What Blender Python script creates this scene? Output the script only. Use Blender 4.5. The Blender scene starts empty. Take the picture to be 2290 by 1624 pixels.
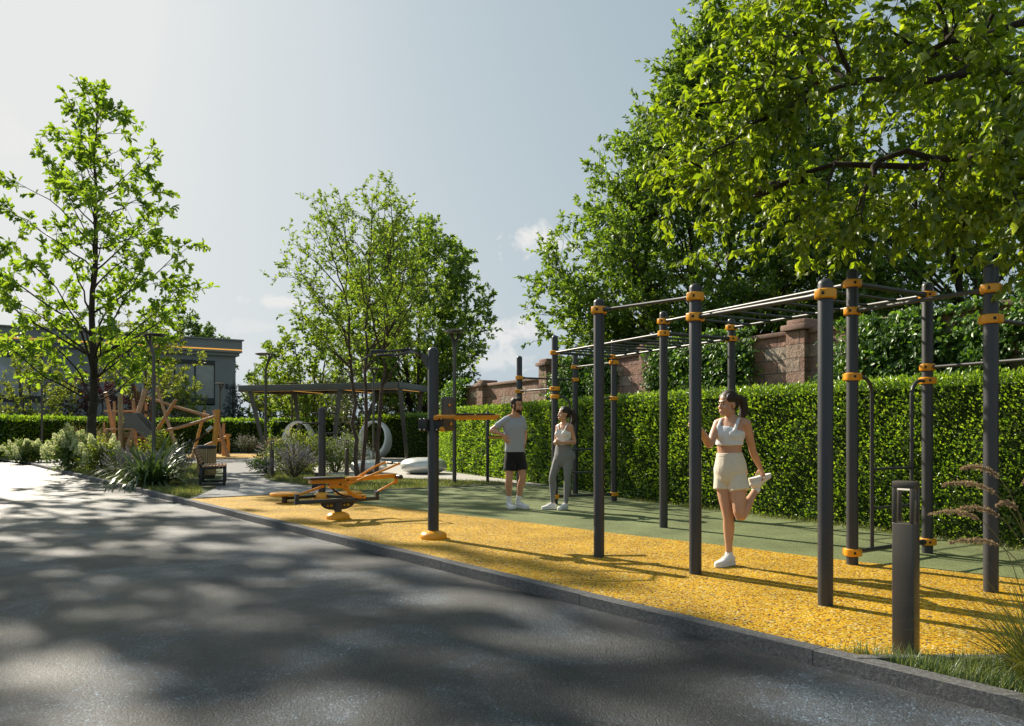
import bpy, bmesh, math, random
import numpy as np
from mathutils import Vector, Matrix

PI = math.pi
R = math.radians
SC = bpy.context.scene
COL = SC.collection
rng = np.random.default_rng(7)
random.seed(7)

# ---------------------------------------------------------------- camera model
HOR, UC, F, CH = 961.0, 1145.0, 1769.0, 1.3      # survey constants of the photo (horizon row, centre column, focal px, eye height)


def G(u, v, z=0.0):
    y = F * (CH - z) / (v - HOR)
    return Vector(((u - UC) * y / F, y, z))


def at(u, v, y):
    return Vector(((u - UC) * y / F, y, CH + (HOR - v) * y / F))


# ---------------------------------------------------------------- node helpers
def newmat(name):
    m = bpy.data.materials.new(name)
    m.use_nodes = True
    nt = m.node_tree
    nt.nodes.clear()
    out = nt.nodes.new('ShaderNodeOutputMaterial')
    return m, nt, out


class NT:
    def __init__(s, nt):
        s.nt = nt

    def n(s, typ, **kw):
        nd = s.nt.nodes.new(typ)
        for k, v in kw.items():
            if k.startswith('_'):
                setattr(nd, k[1:], v)
        return nd

    def l(s, a, b):
        s.nt.links.new(a, b)

    def noise(s, vec, scale, detail=4, rough=.55, dist=0.0):
        nd = s.nt.nodes.new('ShaderNodeTexNoise')
        nd.inputs['Scale'].default_value = scale
        nd.inputs['Detail'].default_value = detail
        nd.inputs['Roughness'].default_value = rough
        nd.inputs['Distortion'].default_value = dist
        if vec is not None:
            s.l(vec, nd.inputs['Vector'])
        return nd

    def ramp(s, fac, stops, interp='LINEAR'):
        nd = s.nt.nodes.new('ShaderNodeValToRGB')
        cr = nd.color_ramp
        cr.interpolation = interp
        while len(cr.elements) < len(stops):
            cr.elements.new(.5)
        for e, (p, c) in zip(cr.elements, stops):
            e.position = p
            e.color = (c, c, c, 1) if isinstance(c, (int, float)) else (*c, 1)
        s.l(fac, nd.inputs['Fac'])
        return nd

    def mix(s, fac, a, b, mode='MIX'):
        nd = s.nt.nodes.new('ShaderNodeMix')
        nd.data_type = 'RGBA'
        nd.blend_type = mode
        nd.clamp_factor = True
        for sock, val in ((nd.inputs[0], fac), (nd.inputs[6], a), (nd.inputs[7], b)):
            if isinstance(val, (int, float)):
                sock.default_value = val
            elif isinstance(val, tuple):
                sock.default_value = (*val, 1)
            else:
                s.l(val, sock)
        return nd.outputs[2]

    def math(s, op, a, b=None, c=None):
        nd = s.nt.nodes.new('ShaderNodeMath')
        nd.operation = op
        for i, val in enumerate((a, b, c)):
            if val is None:
                continue
            if isinstance(val, (int, float)):
                nd.inputs[i].default_value = val
            else:
                s.l(val, nd.inputs[i])
        return nd.outputs[0]

    def bump(s, h, strength=.3, dist=.01, nrm=None):
        nd = s.nt.nodes.new('ShaderNodeBump')
        nd.inputs['Strength'].default_value = strength
        nd.inputs['Distance'].default_value = dist
        s.l(h, nd.inputs['Height'])
        if nrm is not None:
            s.l(nrm, nd.inputs['Normal'])
        return nd.outputs[0]

    def coord(s, which='Object'):
        return s.nt.nodes.new('ShaderNodeTexCoord').outputs[which]

    def pos(s):
        return s.nt.nodes.new('ShaderNodeNewGeometry').outputs['Position']

    def bsdf(s, out, color, rough=.5, metal=0.0, spec=.5, normal=None, **kw):
        b = s.nt.nodes.new('ShaderNodeBsdfPrincipled')
        for nm, val in (('Base Color', color), ('Roughness', rough), ('Metallic', metal), ('Specular IOR Level', spec)):
            sock = b.inputs[nm]
            if isinstance(val, (int, float)):
                sock.default_value = val
            elif isinstance(val, tuple):
                sock.default_value = (*val, 1)
            else:
                s.l(val, sock)
        if normal is not None:
            s.l(normal, b.inputs['Normal'])
        for k, v in kw.items():
            b.inputs[k.replace('_', ' ')].default_value = v
        s.l(b.outputs[0], out.inputs['Surface'])
        return b


def simple(name, color, rough=.5, metal=0., spec=.5, var=.12, vscale=6., bump=0., bscale=60., bdist=.004, **kw):
    m, nt, out = newmat(name)
    t = NT(nt)
    c = t.coord('Object')
    nz = t.noise(c, vscale, 5)
    dk = tuple(x * (1 - var) for x in color)
    lt = tuple(min(1, x * (1 + var)) for x in color)
    cr = t.ramp(nz.outputs['Fac'], [(.3, dk), (.7, lt)])
    nrm = None
    if bump:
        nb = t.noise(c, bscale, 4)
        nrm = t.bump(nb.outputs['Fac'], bump, bdist)
    rr = t.ramp(nz.outputs['Fac'], [(.3, max(0, rough - .06)), (.7, min(1, rough + .06))])
    t.bsdf(out, cr.outputs[0], rr.outputs[0], metal, spec, nrm, **kw)
    return m


def leafmat(name, cols, trans=.5, gloss=.05, tcol=None, rough=.45):
    """cols: list of base colours picked per leaf; translucent when the sun is behind the leaf"""
    m, nt, out = newmat(name)
    t = NT(nt)
    a = nt.nodes.new('ShaderNodeAttribute')
    a.attribute_name = 'rnd'
    n = len(cols)
    base = t.ramp(a.outputs['Fac'], [((i + .0) / max(1, n - 1), c) for i, c in enumerate(cols)])
    dif = nt.nodes.new('ShaderNodeBsdfDiffuse')
    t.l(base.outputs[0], dif.inputs[0])
    tr = nt.nodes.new('ShaderNodeBsdfTranslucent')
    tc = t.mix(1.0, base.outputs[0], tcol or (1.75, 1.6, .75), 'MULTIPLY')
    t.l(tc, tr.inputs[0])
    ms = nt.nodes.new('ShaderNodeMixShader')
    ms.inputs[0].default_value = trans
    t.l(dif.outputs[0], ms.inputs[1])
    t.l(tr.outputs[0], ms.inputs[2])
    gl = nt.nodes.new('ShaderNodeBsdfGlossy')
    gl.inputs['Roughness'].default_value = rough
    gl.inputs[0].default_value = (.9, .95, .9, 1)
    m2 = nt.nodes.new('ShaderNodeMixShader')
    m2.inputs[0].default_value = gloss
    t.l(ms.outputs[0], m2.inputs[1])
    t.l(gl.outputs[0], m2.inputs[2])
    t.l(m2.outputs[0], out.inputs['Surface'])
    return m


# ---------------------------------------------------------------- materials
M = {}


def mat_asphalt():
    m, nt, out = newmat('asphalt')
    t = NT(nt)
    p = t.pos()
    big = t.noise(p, .55, 5, .6, .6)
    mid = t.noise(p, 2.3, 5, .6)
    fine = t.noise(p, 72, 6, .82)
    vo = nt.nodes.new('ShaderNodeTexVoronoi')
    vo.inputs['Scale'].default_value = 76
    t.l(p, vo.inputs['Vector'])
    c0 = t.ramp(fine.outputs['Fac'], [(.36, (.004, .0065, .01)), (.5, (.015, .022, .03)), (.62, (.062, .074, .086))])
    st = t.ramp(vo.outputs['Color'], [(.0, .3), (.6, .9), (.82, 1.5), (.93, 3.), (1., 5.)])
    c1 = t.mix(1.0, c0.outputs[0], st.outputs[0], 'MULTIPLY')
    worn = t.noise(p, .8, 8, .68, .8)
    damp = t.ramp(worn.outputs['Fac'], [(.36, (.55, .56, .58)), (.5, (1., 1., 1.)), (.62, (2.5, 2.75, 2.95))])
    c2 = t.mix(1.0, c1, damp.outputs[0], 'MULTIPLY')
    mx = t.math('ADD', t.math('MULTIPLY', big.outputs['Fac'], .7), t.math('MULTIPLY', mid.outputs['Fac'], .3))
    ro = t.ramp(mx, [(.38, .58), (.5, .46), (.62, .34)])
    h = t.math('ADD', t.math('MULTIPLY', vo.outputs['Distance'], -.6), t.math('MULTIPLY', fine.outputs['Fac'], 1.2))
    n1 = t.bump(h, .85, .011)
    h2 = t.noise(p, 14, 4)
    n2 = t.bump(h2.outputs['Fac'], .3, .02, n1)
    t.bsdf(out, c2, ro.outputs[0], 0, .5, n2)
    return m


def mat_rubber(name, cols, base_scale=95, rough=.75, bump=.5, specks=None):
    m, nt, out = newmat(name)
    t = NT(nt)
    p = t.pos()
    wob = t.noise(p, 60, 2)
    pv = t.mix(.012, p, wob.outputs['Color'], 'ADD')
    vo = nt.nodes.new('ShaderNodeTexVoronoi')
    vo.inputs['Scale'].default_value = base_scale
    t.l(pv, vo.inputs['Vector'])
    sep = nt.nodes.new('ShaderNodeSeparateColor')
    t.l(vo.outputs['Color'], sep.inputs[0])
    cr = t.ramp(sep.outputs[0], cols, 'CONSTANT')
    c = cr.outputs[0]
    big = t.noise(p, 1.3, 4)
    tone = t.ramp(big.outputs['Fac'], [(.3, .6), (.7, .98)])
    c = t.mix(1.0, c, tone.outputs[0], 'MULTIPLY')
    h = t.math('MULTIPLY', vo.outputs['Distance'], -1.0)
    nr = t.bump(h, bump, .008)
    t.bsdf(out, c, rough, 0, .25, nr)
    return m


def mat_stone(name, cols, rough=.85, scale=30, bump=.6, bdist=.01, speck=True):
    m, nt, out = newmat(name)
    t = NT(nt)
    p = t.pos()
    n1 = t.noise(p, scale, 6, .65)
    n2 = t.noise(p, scale * 5, 4, .7)
    c = t.ramp(n1.outputs['Fac'], [(.3, cols[0]), (.55, cols[1]), (.75, cols[2])])
    sp = t.ramp(n2.outputs['Fac'], [(.35, .75), (.65, 1.2)])
    cc = t.mix(1.0 if speck else 0., c.outputs[0], sp.outputs[0], 'MULTIPLY')
    h = t.math('ADD', n1.outputs['Fac'], t.math('MULTIPLY', n2.outputs['Fac'], .5))
    nr = t.bump(h, bump, bdist)
    t.bsdf(out, cc, rough, 0, .3, nr)
    return m


def mat_wall():
    """rough split-face granite blocks; local x runs along the wall, z is up"""
    m, nt, out = newmat('granite_blocks')
    t = NT(nt)
    o = t.coord('Object')
    sp = nt.nodes.new('ShaderNodeSeparateXYZ')
    t.l(o, sp.inputs[0])
    cb = nt.nodes.new('ShaderNodeCombineXYZ')
    t.l(sp.outputs[0], cb.inputs[0])
    t.l(sp.outputs[2], cb.inputs[1])
    br = nt.nodes.new('ShaderNodeTexBrick')
    br.offset = .5
    br.inputs['Scale'].default_value = 1.0
    br.inputs['Brick Width'].default_value = .62
    br.inputs['Row Height'].default_value = .235
    br.inputs['Mortar Size'].default_value = .007
    br.inputs['Mortar Smooth'].default_value = .2
    br.inputs['Color1'].default_value = (0, 0, 0, 1)
    br.inputs['Color2'].default_value = (1, 1, 1, 1)
    br.inputs['Mortar'].default_value = (.5, .5, .5, 1)
    t.l(cb.outputs[0], br.inputs['Vector'])
    bc = t.ramp(br.outputs['Color'], [(0., (.29, .165, .125)), (.3, (.34, .215, .165)), (.55, (.26, .15, .12)), (.75, (.36, .25, .195)), (1., (.31, .275, .225))])
    n1 = t.noise(o, 9, 6, .65)
    n2 = t.noise(o, 60, 4, .7)
    tone = t.ramp(n1.outputs['Fac'], [(.3, .72), (.7, 1.25)])
    c = t.mix(1.0, bc.outputs[0], tone.outputs[0], 'MULTIPLY')
    tone2 = t.ramp(n2.outputs['Fac'], [(.3, .8), (.7, 1.2)])
    c = t.mix(1.0, c, tone2.outputs[0], 'MULTIPLY')
    c = t.mix(br.outputs['Fac'], c, (.12, .095, .085))
    h = t.math('ADD', t.math('MULTIPLY', n1.outputs['Fac'], 1.0), t.math('MULTIPLY', n2.outputs['Fac'], .25))
    h = t.math('SUBTRACT', h, t.math('MULTIPLY', br.outputs['Fac'], .7))
    nr = t.bump(h, .9, .05)
    t.bsdf(out, c, .9, 0, .2, nr)
    return m


def mat_wood(name, c0, c1, c2, axis='Z', scale=9., rough=.6):
    m, nt, out = newmat(name)
    t = NT(nt)
    o = t.coord('Object')
    mp = nt.nodes.new('ShaderNodeMapping')
    sc = {'X': (.12, 1, 1), 'Y': (1, .12, 1), 'Z': (1, 1, .12)}[axis]
    mp.inputs['Scale'].default_value = sc
    t.l(o, mp.inputs['Vector'])
    n1 = t.noise(mp.outputs[0], scale, 6, .65, .4)
    n2 = t.noise(mp.outputs[0], scale * 7, 3, .6)
    c = t.ramp(n1.outputs['Fac'], [(.28, c0), (.5, c1), (.74, c2)])
    k = t.ramp(n2.outputs['Fac'], [(.35, .82), (.65, 1.12)])
    cc = t.mix(1.0, c.outputs[0], k.outputs[0], 'MULTIPLY')
    nr = t.bump(n2.outputs['Fac'], .25, .004)
    t.bsdf(out, cc, rough, 0, .3, nr)
    return m


def mat_bark(name, c0, c1):
    m, nt, out = newmat(name)
    t = NT(nt)
    p = t.pos()
    mp = nt.nodes.new('ShaderNodeMapping')
    mp.inputs['Scale'].default_value = (1, 1, .3)
    t.l(p, mp.inputs['Vector'])
    n1 = t.noise(mp.outputs[0], 22, 6, .7, .6)
    n2 = t.noise(p, 3, 4, .6)
    c = t.ramp(n1.outputs['Fac'], [(.32, c0), (.68, c1)])
    k = t.ramp(n2.outputs['Fac'], [(.3, .75), (.7, 1.2)])
    cc = t.mix(1.0, c.outputs[0], k.outputs[0], 'MULTIPLY')
    nr = t.bump(n1.outputs['Fac'], .9, .03)
    t.bsdf(out, cc, .9, 0, .2, nr)
    return m


def mat_pavers():
    m, nt, out = newmat('paving_setts')
    t = NT(nt)
    p = t.pos()
    mp = nt.nodes.new('ShaderNodeMapping')
    mp.inputs['Rotation'].default_value = (0, 0, R(-38))
    t.l(p, mp.inputs['Vector'])
    br = nt.nodes.new('ShaderNodeTexBrick')
    br.inputs['Scale'].default_value = 1.0
    br.inputs['Brick Width'].default_value = .3
    br.inputs['Row Height'].default_value = .16
    br.inputs['Mortar Size'].default_value = .009
    br.inputs['Color1'].default_value = (.15, .155, .16, 1)
    br.inputs['Color2'].default_value = (.22, .222, .225, 1)
    br.inputs['Mortar'].default_value = (.05, .05, .05, 1)
    t.l(mp.outputs[0], br.inputs['Vector'])
    n2 = t.noise(p, 60, 4)
    k = t.ramp(n2.outputs['Fac'], [(.3, .8), (.7, 1.15)])
    c = t.mix(1.0, br.outputs['Color'], k.outputs[0], 'MULTIPLY')
    h = t.math('SUBTRACT', t.math('MULTIPLY', n2.outputs['Fac'], .2), br.outputs['Fac'])
    t.bsdf(out, c, .5, 0, .4, t.bump(h, .6, .008))
    return m


def mat_glass():
    m, nt, out = newmat('window_glass')
    t = NT(nt)
    o = t.pos()
    nz = t.noise(o, .25, 3)
    c = t.ramp(nz.outputs['Fac'], [(.35, (.3, .31, .34)), (.65, (.42, .43, .46))])
    b = t.bsdf(out, c.outputs[0], .05, 0, .9)
    b.inputs['Metallic'].default_value = .15
    return m


def mat_emit(name, col, s):
    m, nt, out = newmat(name)
    e = nt.nodes.new('ShaderNodeEmission')
    e.inputs[0].default_value = (*col, 1)
    e.inputs[1].default_value = s
    nt.links.new(e.outputs[0], out.inputs['Surface'])
    return m


def mat_skin(name, base, deep):
    m, nt, out = newmat(name)
    t = NT(nt)
    o = t.pos()
    nz = t.noise(o, 9, 5, .6)
    c = t.ramp(nz.outputs['Fac'], [(.3, deep), (.7, base)])
    b = t.bsdf(out, c.outputs[0], .42, 0, .45)
    b.inputs['Subsurface Weight'].default_value = .12
    b.inputs['Subsurface Radius'].default_value = (.02, .008, .004)
    return m


def mat_fabric(name, col, wr=.25, scale=22, rough=.85):
    m, nt, out = newmat(name)
    t = NT(nt)
    o = t.coord('Object')
    mp = nt.nodes.new('ShaderNodeMapping')
    mp.inputs['Scale'].default_value = (1, 1, .45)
    t.l(o, mp.inputs['Vector'])
    n1 = t.noise(mp.outputs[0], scale, 3, .5, .8)
    n2 = t.noise(o, 500, 2)
    k = t.ramp(n2.outputs['Fac'], [(.3, tuple(x * .9 for x in col)), (.7, col)])
    nr = t.bump(n1.outputs['Fac'], wr, .02)
    b = t.bsdf(out, k.outputs[0], rough, 0, .2, nr)
    b.inputs['Sheen Weight'].default_value = .15
    return m


M['asphalt'] = mat_asphalt()
M['yellow'] = mat_rubber('yellow_granules', [(0., (.03, .028, .025)), (.08, (.2, .085, .004)), (.2, (.46, .235, .003)), (.48, (.57, .325, .004)), (.78, (.58, .4, .014)), (.91, (.6, .5, .22))], 72)
M['green'] = mat_rubber('green_granules', [(0., (.06, .075, .035)), (.2, (.15, .19, .072)), (.5, (.195, .235, .095)), (.8, (.245, .275, .135))], 210, .85, .3)
M['kerb'] = mat_stone('kerb_granite', [(.07, .072, .075), (.125, .127, .13), (.21, .21, .21)], .8, 45, .75, .012)
M['grey_path'] = mat_stone('grey_concrete', [(.14, .14, .142), (.18, .18, .182), (.22, .22, .22)], .7, 8, .15, .004)
M['beige_path'] = mat_stone('pale_concrete', [(.36, .345, .31), (.42, .4, .37), (.47, .45, .41)], .75, 8, .12, .004)
M['pavers'] = mat_pavers()
M['soil'] = mat_stone('lawn_soil', [(.045, .06, .02), (.07, .09, .03), (.1, .1, .045)], .95, 6, .8, .05)
M['wall'] = mat_wall()
M['coping'] = mat_stone('coping_granite', [(.22, .135, .105), (.27, .175, .14), (.32, .215, .17)], .88, 12, .6, .02)
M['dark_paint'] = simple('charcoal_paint', (.038, .038, .042), .42, 0, .5, .1, 3, .12, 700, .001)
M['black_metal'] = simple('black_metal', (.018, .018, .02), .4, 0, .5, .15, 5)
M['brown_metal'] = simple('bronze_grey_metal', (.095, .08, .066), .34, .25, .5, .08, 3)
M['orange'] = simple('orange_plastic', (.78, .33, .012), .34, 0, .5, .06, 8)
M['orange_dk'] = simple('orange_painted_steel', (.7, .27, .012), .38, 0, .5, .08, 8)
M['bolt'] = simple('bolt_socket', (.03, .028, .025), .35, .6, .5, .1, 20)
M['steel'] = simple('brushed_steel', (.5, .5, .48), .3, .9, .5, .06, 10)
M['silver'] = simple('silver_grey_shell', (.66, .66, .64), .36, .55, .5, .05, 4)
M['white_shell'] = simple('off_white_shell', (.82, .81, .78), .5, 0, .4, .04, 3)
M['pergola'] = simple('pergola_paint', (.11, .105, .095), .45, .2, .5, .1, 2)
M['led'] = mat_emit('warm_led', (1., .5, .1), .5)
M['ledw'] = mat_emit('white_led', (1., .9, .72), .5)
M['log'] = mat_wood('robinia_log', (.36, .2, .11), (.48, .285, .165), (.58, .37, .23), 'Z', 7, .6)
M['log_grey'] = mat_wood('weathered_log', (.24, .17, .1), (.36, .27, .16), (.46, .36, .23), 'Z', 7, .7)
M['log_orange'] = mat_wood('honey_log', (.5, .23, .045), (.62, .31, .07), (.7, .39, .12), 'Z', 7, .55)
M['slat'] = mat_wood('bench_slat', (.3, .14, .06), (.4, .2, .09), (.48, .27, .13), 'X', 9, .55)
M['bin_slat'] = mat_wood('bin_slat', (.3, .2, .09), (.4, .28, .13), (.48, .36, .18), 'Z', 9, .6)
M['slide'] = simple('slide_grey', (.12, .115, .105), .42, 0, .5, .06, 2)
M['rope'] = simple('black_rope', (.03, .026, .022), .9, 0, .2, .2, 20)
M['bld'] = simple('dark_grey_cladding', (.22, .23, .23), .7, 0, .35, .06, .7, .1, 8, .01)
M['bld_dark'] = simple('dark_window_frame', (.03, .032, .035), .45, .1, .5, .08, 2)
M['glass'] = mat_glass()
M['blind'] = simple('pale_curtain', (.5, .45, .4), .8, 0, .2, .08, 3)
M['bark_dark'] = mat_bark('dark_bark', (.028, .022, .017), (.085, .066, .05))
M['bark_warm'] = mat_bark('warm_bark', (.05, .034, .026), (.15, .105, .08))
M['leaf_oak'] = leafmat('oak_leaf', [(.09, .17, .014), (.13, .23, .018), (.17, .28, .024), (.21, .3, .036)], .6, .05)
M['leaf_birch'] = leafmat('birch_leaf', [(.09, .15, .018), (.125, .195, .024), (.17, .235, .03), (.22, .265, .04)], .58, .05, (1.65, 1.7, .7))
M['leaf_green'] = leafmat('deciduous_leaf', [(.065, .13, .014), (.1, .185, .02), (.145, .24, .028), (.195, .29, .042)], .56, .06)
M['leaf_fore'] = leafmat('broad_leaf', [(.08, .125, .008), (.13, .19, .012), (.19, .25, .017), (.27, .315, .028)], .62, .045, (1.7, 1.75, .65))
M['leaf_dark'] = leafmat('dark_leaf', [(.045, .09, .018), (.07, .135, .025), (.1, .18, .036)], .48, .06)
M['leaf_yel'] = leafmat('pale_leaf', [(.1, .145, .02), (.145, .195, .028), (.2, .24, .045)], .55, .05)
M['leaf_silver'] = leafmat('silver_leaf', [(.085, .1, .055), (.13, .15, .085), (.19, .2, .125)], .3, .07, (1.3, 1.3, .9))
M['leaf_plum'] = leafmat('plum_leaf', [(.03, .008, .012), (.05, .012, .016), (.075, .02, .02)], .35, .06, (1.6, .8, .8))
M['leaf_spruce'] = leafmat('spruce_needle', [(.035, .06, .065), (.055, .085, .095), (.08, .115, .125)], .15, .05, (1, 1, 1))
M['leaf_hedge'] = leafmat('hedge_leaf', [(.055, .12, .012), (.1, .2, .016), (.16, .275, .022), (.26, .37, .04)], .54, .07, None, .35)
M['hedge_core'] = simple('hedge_twigs', (.022, .036, .01), .95, 0, .1, .4, 25, .8, 30, .03)
M['leaf_ivy'] = leafmat('ivy_leaf', [(.045, .11, .014), (.075, .165, .02), (.115, .215, .028)], .5, .04, None, .4)
M['leaf_shrub'] = leafmat('shrub_leaf', [(.055, .1, .018), (.085, .145, .024), (.125, .19, .035)], .45, .06)
M['flower_white'] = leafmat('cream_panicle', [(.6, .64, .36), (.72, .75, .48), (.84, .85, .64)], .45, .02, (1.1, 1.1, .9))
M['flower_lav'] = leafmat('grey_lavender_spike', [(.24, .21, .25), (.33, .3, .33), (.43, .4, .42)], .3, .03, (1., 1., 1.))
M['strap'] = leafmat('strap_leaf', [(.03, .05, .02), (.045, .072, .027), (.065, .1, .038)], .35, .07, (1.6, 1.7, .8), .33)
M['grass'] = leafmat('grass_blade', [(.07, .1, .022), (.1, .14, .035), (.15, .18, .06), (.23, .23, .11)], .4, .04)
M['grass_cool'] = leafmat('lush_grass_blade', [(.05, .09, .03), (.08, .135, .045), (.12, .18, .07), (.2, .25, .12)], .4, .06)
M['grass_orn'] = leafmat('ornamental_blade', [(.06, .09, .015), (.1, .13, .02), (.16, .16, .035), (.3, .13, .03)], .4, .06)
M['grass_dry'] = leafmat('dry_blade', [(.3, .25, .12), (.38, .31, .17), (.46, .39, .24)], .4, .03, (1.1, 1.05, .8))
M['plume'] = leafmat('seed_plume', [(.28, .2, .12), (.38, .29, .18), (.5, .4, .27)], .4, .02, (1.1, 1., .9))
M['skin_w'] = mat_skin('tan_skin', (.58, .33, .21), (.5, .265, .165))
M['skin_m'] = mat_skin('warm_skin', (.53, .3, .195), (.45, .235, .145))
M['hair'] = simple('dark_brown_hair', (.022, .012, .008), .6, 0, .5, .3, 60, .5, 160, .004)
M['brow'] = simple('dark_brow', (.02, .012, .009), .7, 0, .2)
M['lip'] = simple('lip', (.38, .13, .1), .4, 0, .4)
M['eye'] = simple('dark_eye', (.1, .065, .05), .2, 0, .5)
M['beard'] = simple('short_beard', (.05, .028, .018), .8, 0, .2, .3, 200, .5, 400, .002)
M['bra'] = mat_fabric('pale_blue_white_knit', (.7, .73, .77), .12, 18)
M['bra2'] = mat_fabric('white_knit', (.76, .75, .73), .12, 18)
M['cream'] = mat_fabric('cream_cotton', (.72, .66, .54), .5, 16)
M['tee'] = mat_fabric('grey_jersey', (.34, .37, .425), .5, 14)
M['blackcloth'] = mat_fabric('black_cloth', (.012, .012, .013), .5, 14)
M['legging'] = mat_fabric('grey_legging', (.21, .215, .22), .15, 16, .7)
M['shoe'] = mat_fabric('white_trainer', (.78, .77, .76), .1, 40, .6)
M['sole'] = simple('white_sole', (.74, .73, .71), .6, 0, .3, .05)
M['sock'] = mat_fabric('white_sock', (.8, .8, .8), .2, 60)
# ---------------------------------------------------------------- mesh builder
def frame_of(d):
    d = Vector(d).normalized()
    up = Vector((0, 0, 1)) if abs(d.z) < .95 else Vector((1, 0, 0))
    x = d.cross(up).normalized()
    y = x.cross(d).normalized()
    return x, y, d


def catmull(pts, n):
    """smooth path through points; pts may be any-dimensional tuples"""
    P = [np.array(p, float) for p in pts]
    P = [2 * P[0] - P[1]] + P + [2 * P[-1] - P[-2]]
    out = []
    for i in range(1, len(P) - 2):
        for j in range(n):
            t = j / n
            a, b, c, d = P[i - 1], P[i], P[i + 1], P[i + 2]
            out.append(.5 * ((2 * b) + (-a + c) * t + (2 * a - 5 * b + 4 * c - d) * t * t + (-a + 3 * b - 3 * c + d) * t ** 3))
    out.append(P[-2])
    return out


class MB:
    def __init__(s):
        s.v, s.f = [], []

    def add(s, verts, faces):
        o = len(s.v)
        s.v += [Vector(p) for p in verts]
        s.f += [tuple(i + o for i in f) for f in faces]
        return s

    def bm(s, b, mtx=None):
        b.verts.index_update()
        vs = [(mtx @ v.co) if mtx else v.co.copy() for v in b.verts]
        s.add(vs, [[v.index for v in f.verts] for f in b.faces])
        b.free()
        return s

    def box(s, c, size, rot=(0, 0, 0), bev=0.0, seg=2, mtx=None):
        b = bmesh.new()
        bmesh.ops.create_cube(b, size=1.0)
        for v in b.verts:
            v.co = Vector((v.co.x * size[0], v.co.y * size[1], v.co.z * size[2]))
        if bev:
            bmesh.ops.bevel(b, geom=b.edges[:], offset=bev, segments=seg, affect='EDGES', profile=.5)
        from mathutils import Euler
        m = Matrix.Translation(Vector(c)) @ Euler(rot).to_matrix().to_4x4()
        if mtx:
            m = mtx @ m
        return s.bm(b, m)

    def bar(s, a, b_, w, h, bev=0.0, up=(0, 0, 1)):
        """rectangular bar from a to b; h along up"""
        a, b_ = Vector(a), Vector(b_)
        d = (b_ - a)
        L = d.length
        d.normalize()
        u = Vector(up)
        x = d.cross(u).normalized()
        u = x.cross(d).normalized()
        b = bmesh.new()
        bmesh.ops.create_cube(b, size=1.0)
        for v in b.verts:
            v.co = Vector((v.co.x * w, v.co.y * L, v.co.z * h))
        if bev:
            bmesh.ops.bevel(b, geom=b.edges[:], offset=bev, segments=2, affect='EDGES', profile=.5)
        m = Matrix(((x.x, d.x, u.x, 0), (x.y, d.y, u.y, 0), (x.z, d.z, u.z, 0), (0, 0, 0, 1)))
        m = Matrix.Translation((a + b_) / 2) @ m
        return s.bm(b, m)

    def tube(s, pts, radii, seg=10, caps=True, dome=False, squash=None, ref=None):
        """swept tube; radii a number or one per point (number or (a, b)); dome rounds both ends"""
        P = [Vector(p) for p in pts]
        n = len(P)
        rr = [radii] * n if isinstance(radii, (int, float)) else list(radii)
        rr = [(r, r) if isinstance(r, (int, float, np.floating)) else (r[0], r[1]) for r in rr]
        if dome:
            d0 = (P[0] - P[1]).normalized()
            d1 = (P[-1] - P[-2]).normalized()
            pre, post, prer, postr = [], [], [], []
            m0 = (rr[0][0] + rr[0][1]) / 2 * dome
            m1 = (rr[-1][0] + rr[-1][1]) / 2 * dome
            for a in (80, 55, 28):
                pre.append(P[0] + d0 * m0 * math.sin(R(a)))
                prer.append((rr[0][0] * math.cos(R(a)), rr[0][1] * math.cos(R(a))))
                post.insert(0, P[-1] + d1 * m1 * math.sin(R(a)))
                postr.insert(0, (rr[-1][0] * math.cos(R(a)), rr[-1][1] * math.cos(R(a))))
            P = pre + P + post
            rr = prer + rr + postr
            n = len(P)
        x = None
        vs = []
        for i in range(n):
            if i == 0:
                d = P[1] - P[0]
            elif i == n - 1:
                d = P[-1] - P[-2]
            else:
                d = (P[i + 1] - P[i]).normalized() + (P[i] - P[i - 1]).normalized()
            if d.length < 1e-9:
                d = Vector((0, 0, 1))
            d.normalize()
            if ref is not None:
                xr = Vector(ref)
                x = (xr - d * xr.dot(d)).normalized()
            elif x is None:
                x, _, _ = frame_of(d)
            else:
                x = (x - d * x.dot(d))
                if x.length < 1e-6:
                    x, _, _ = frame_of(d)
                x.normalize()
            y = d.cross(x)
            for k in range(seg):
                a = 2 * PI * k / seg
                vs.append(P[i] + x * (rr[i][0] * math.cos(a)) + y * (rr[i][1] * math.sin(a)))
        fs = []
        for i in range(n - 1):
            for k in range(seg):
                k2 = (k + 1) % seg
                fs.append((i * seg + k, i * seg + k2, (i + 1) * seg + k2, (i + 1) * seg + k))
        if caps:
            fs.append(tuple(range(seg - 1, -1, -1)))
            fs.append(tuple((n - 1) * seg + k for k in range(seg)))
        return s.add(vs, fs)

    def lathe(s, prof, c=(0, 0, 0), seg=24, axis=None):
        """prof: (r, z) rings; closed with caps"""
        c = Vector(c)
        vs, fs = [], []
        for r, z in prof:
            for k in range(seg):
                a = 2 * PI * k / seg
                vs.append(Vector((r * math.cos(a), r * math.sin(a), z)))
        if axis is not None:
            x, y, d = frame_of(axis)
            vs = [x * p.x + y * p.y + d * p.z for p in vs]
        vs = [p + c for p in vs]
        n = len(prof)
        for i in range(n - 1):
            for k in range(seg):
                k2 = (k + 1) % seg
                fs.append((i * seg + k, i * seg + k2, (i + 1) * seg + k2, (i + 1) * seg + k))
        fs.append(tuple(range(seg - 1, -1, -1)))
        fs.append(tuple((n - 1) * seg + k for k in range(seg)))
        return s.add(vs, fs)

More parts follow.
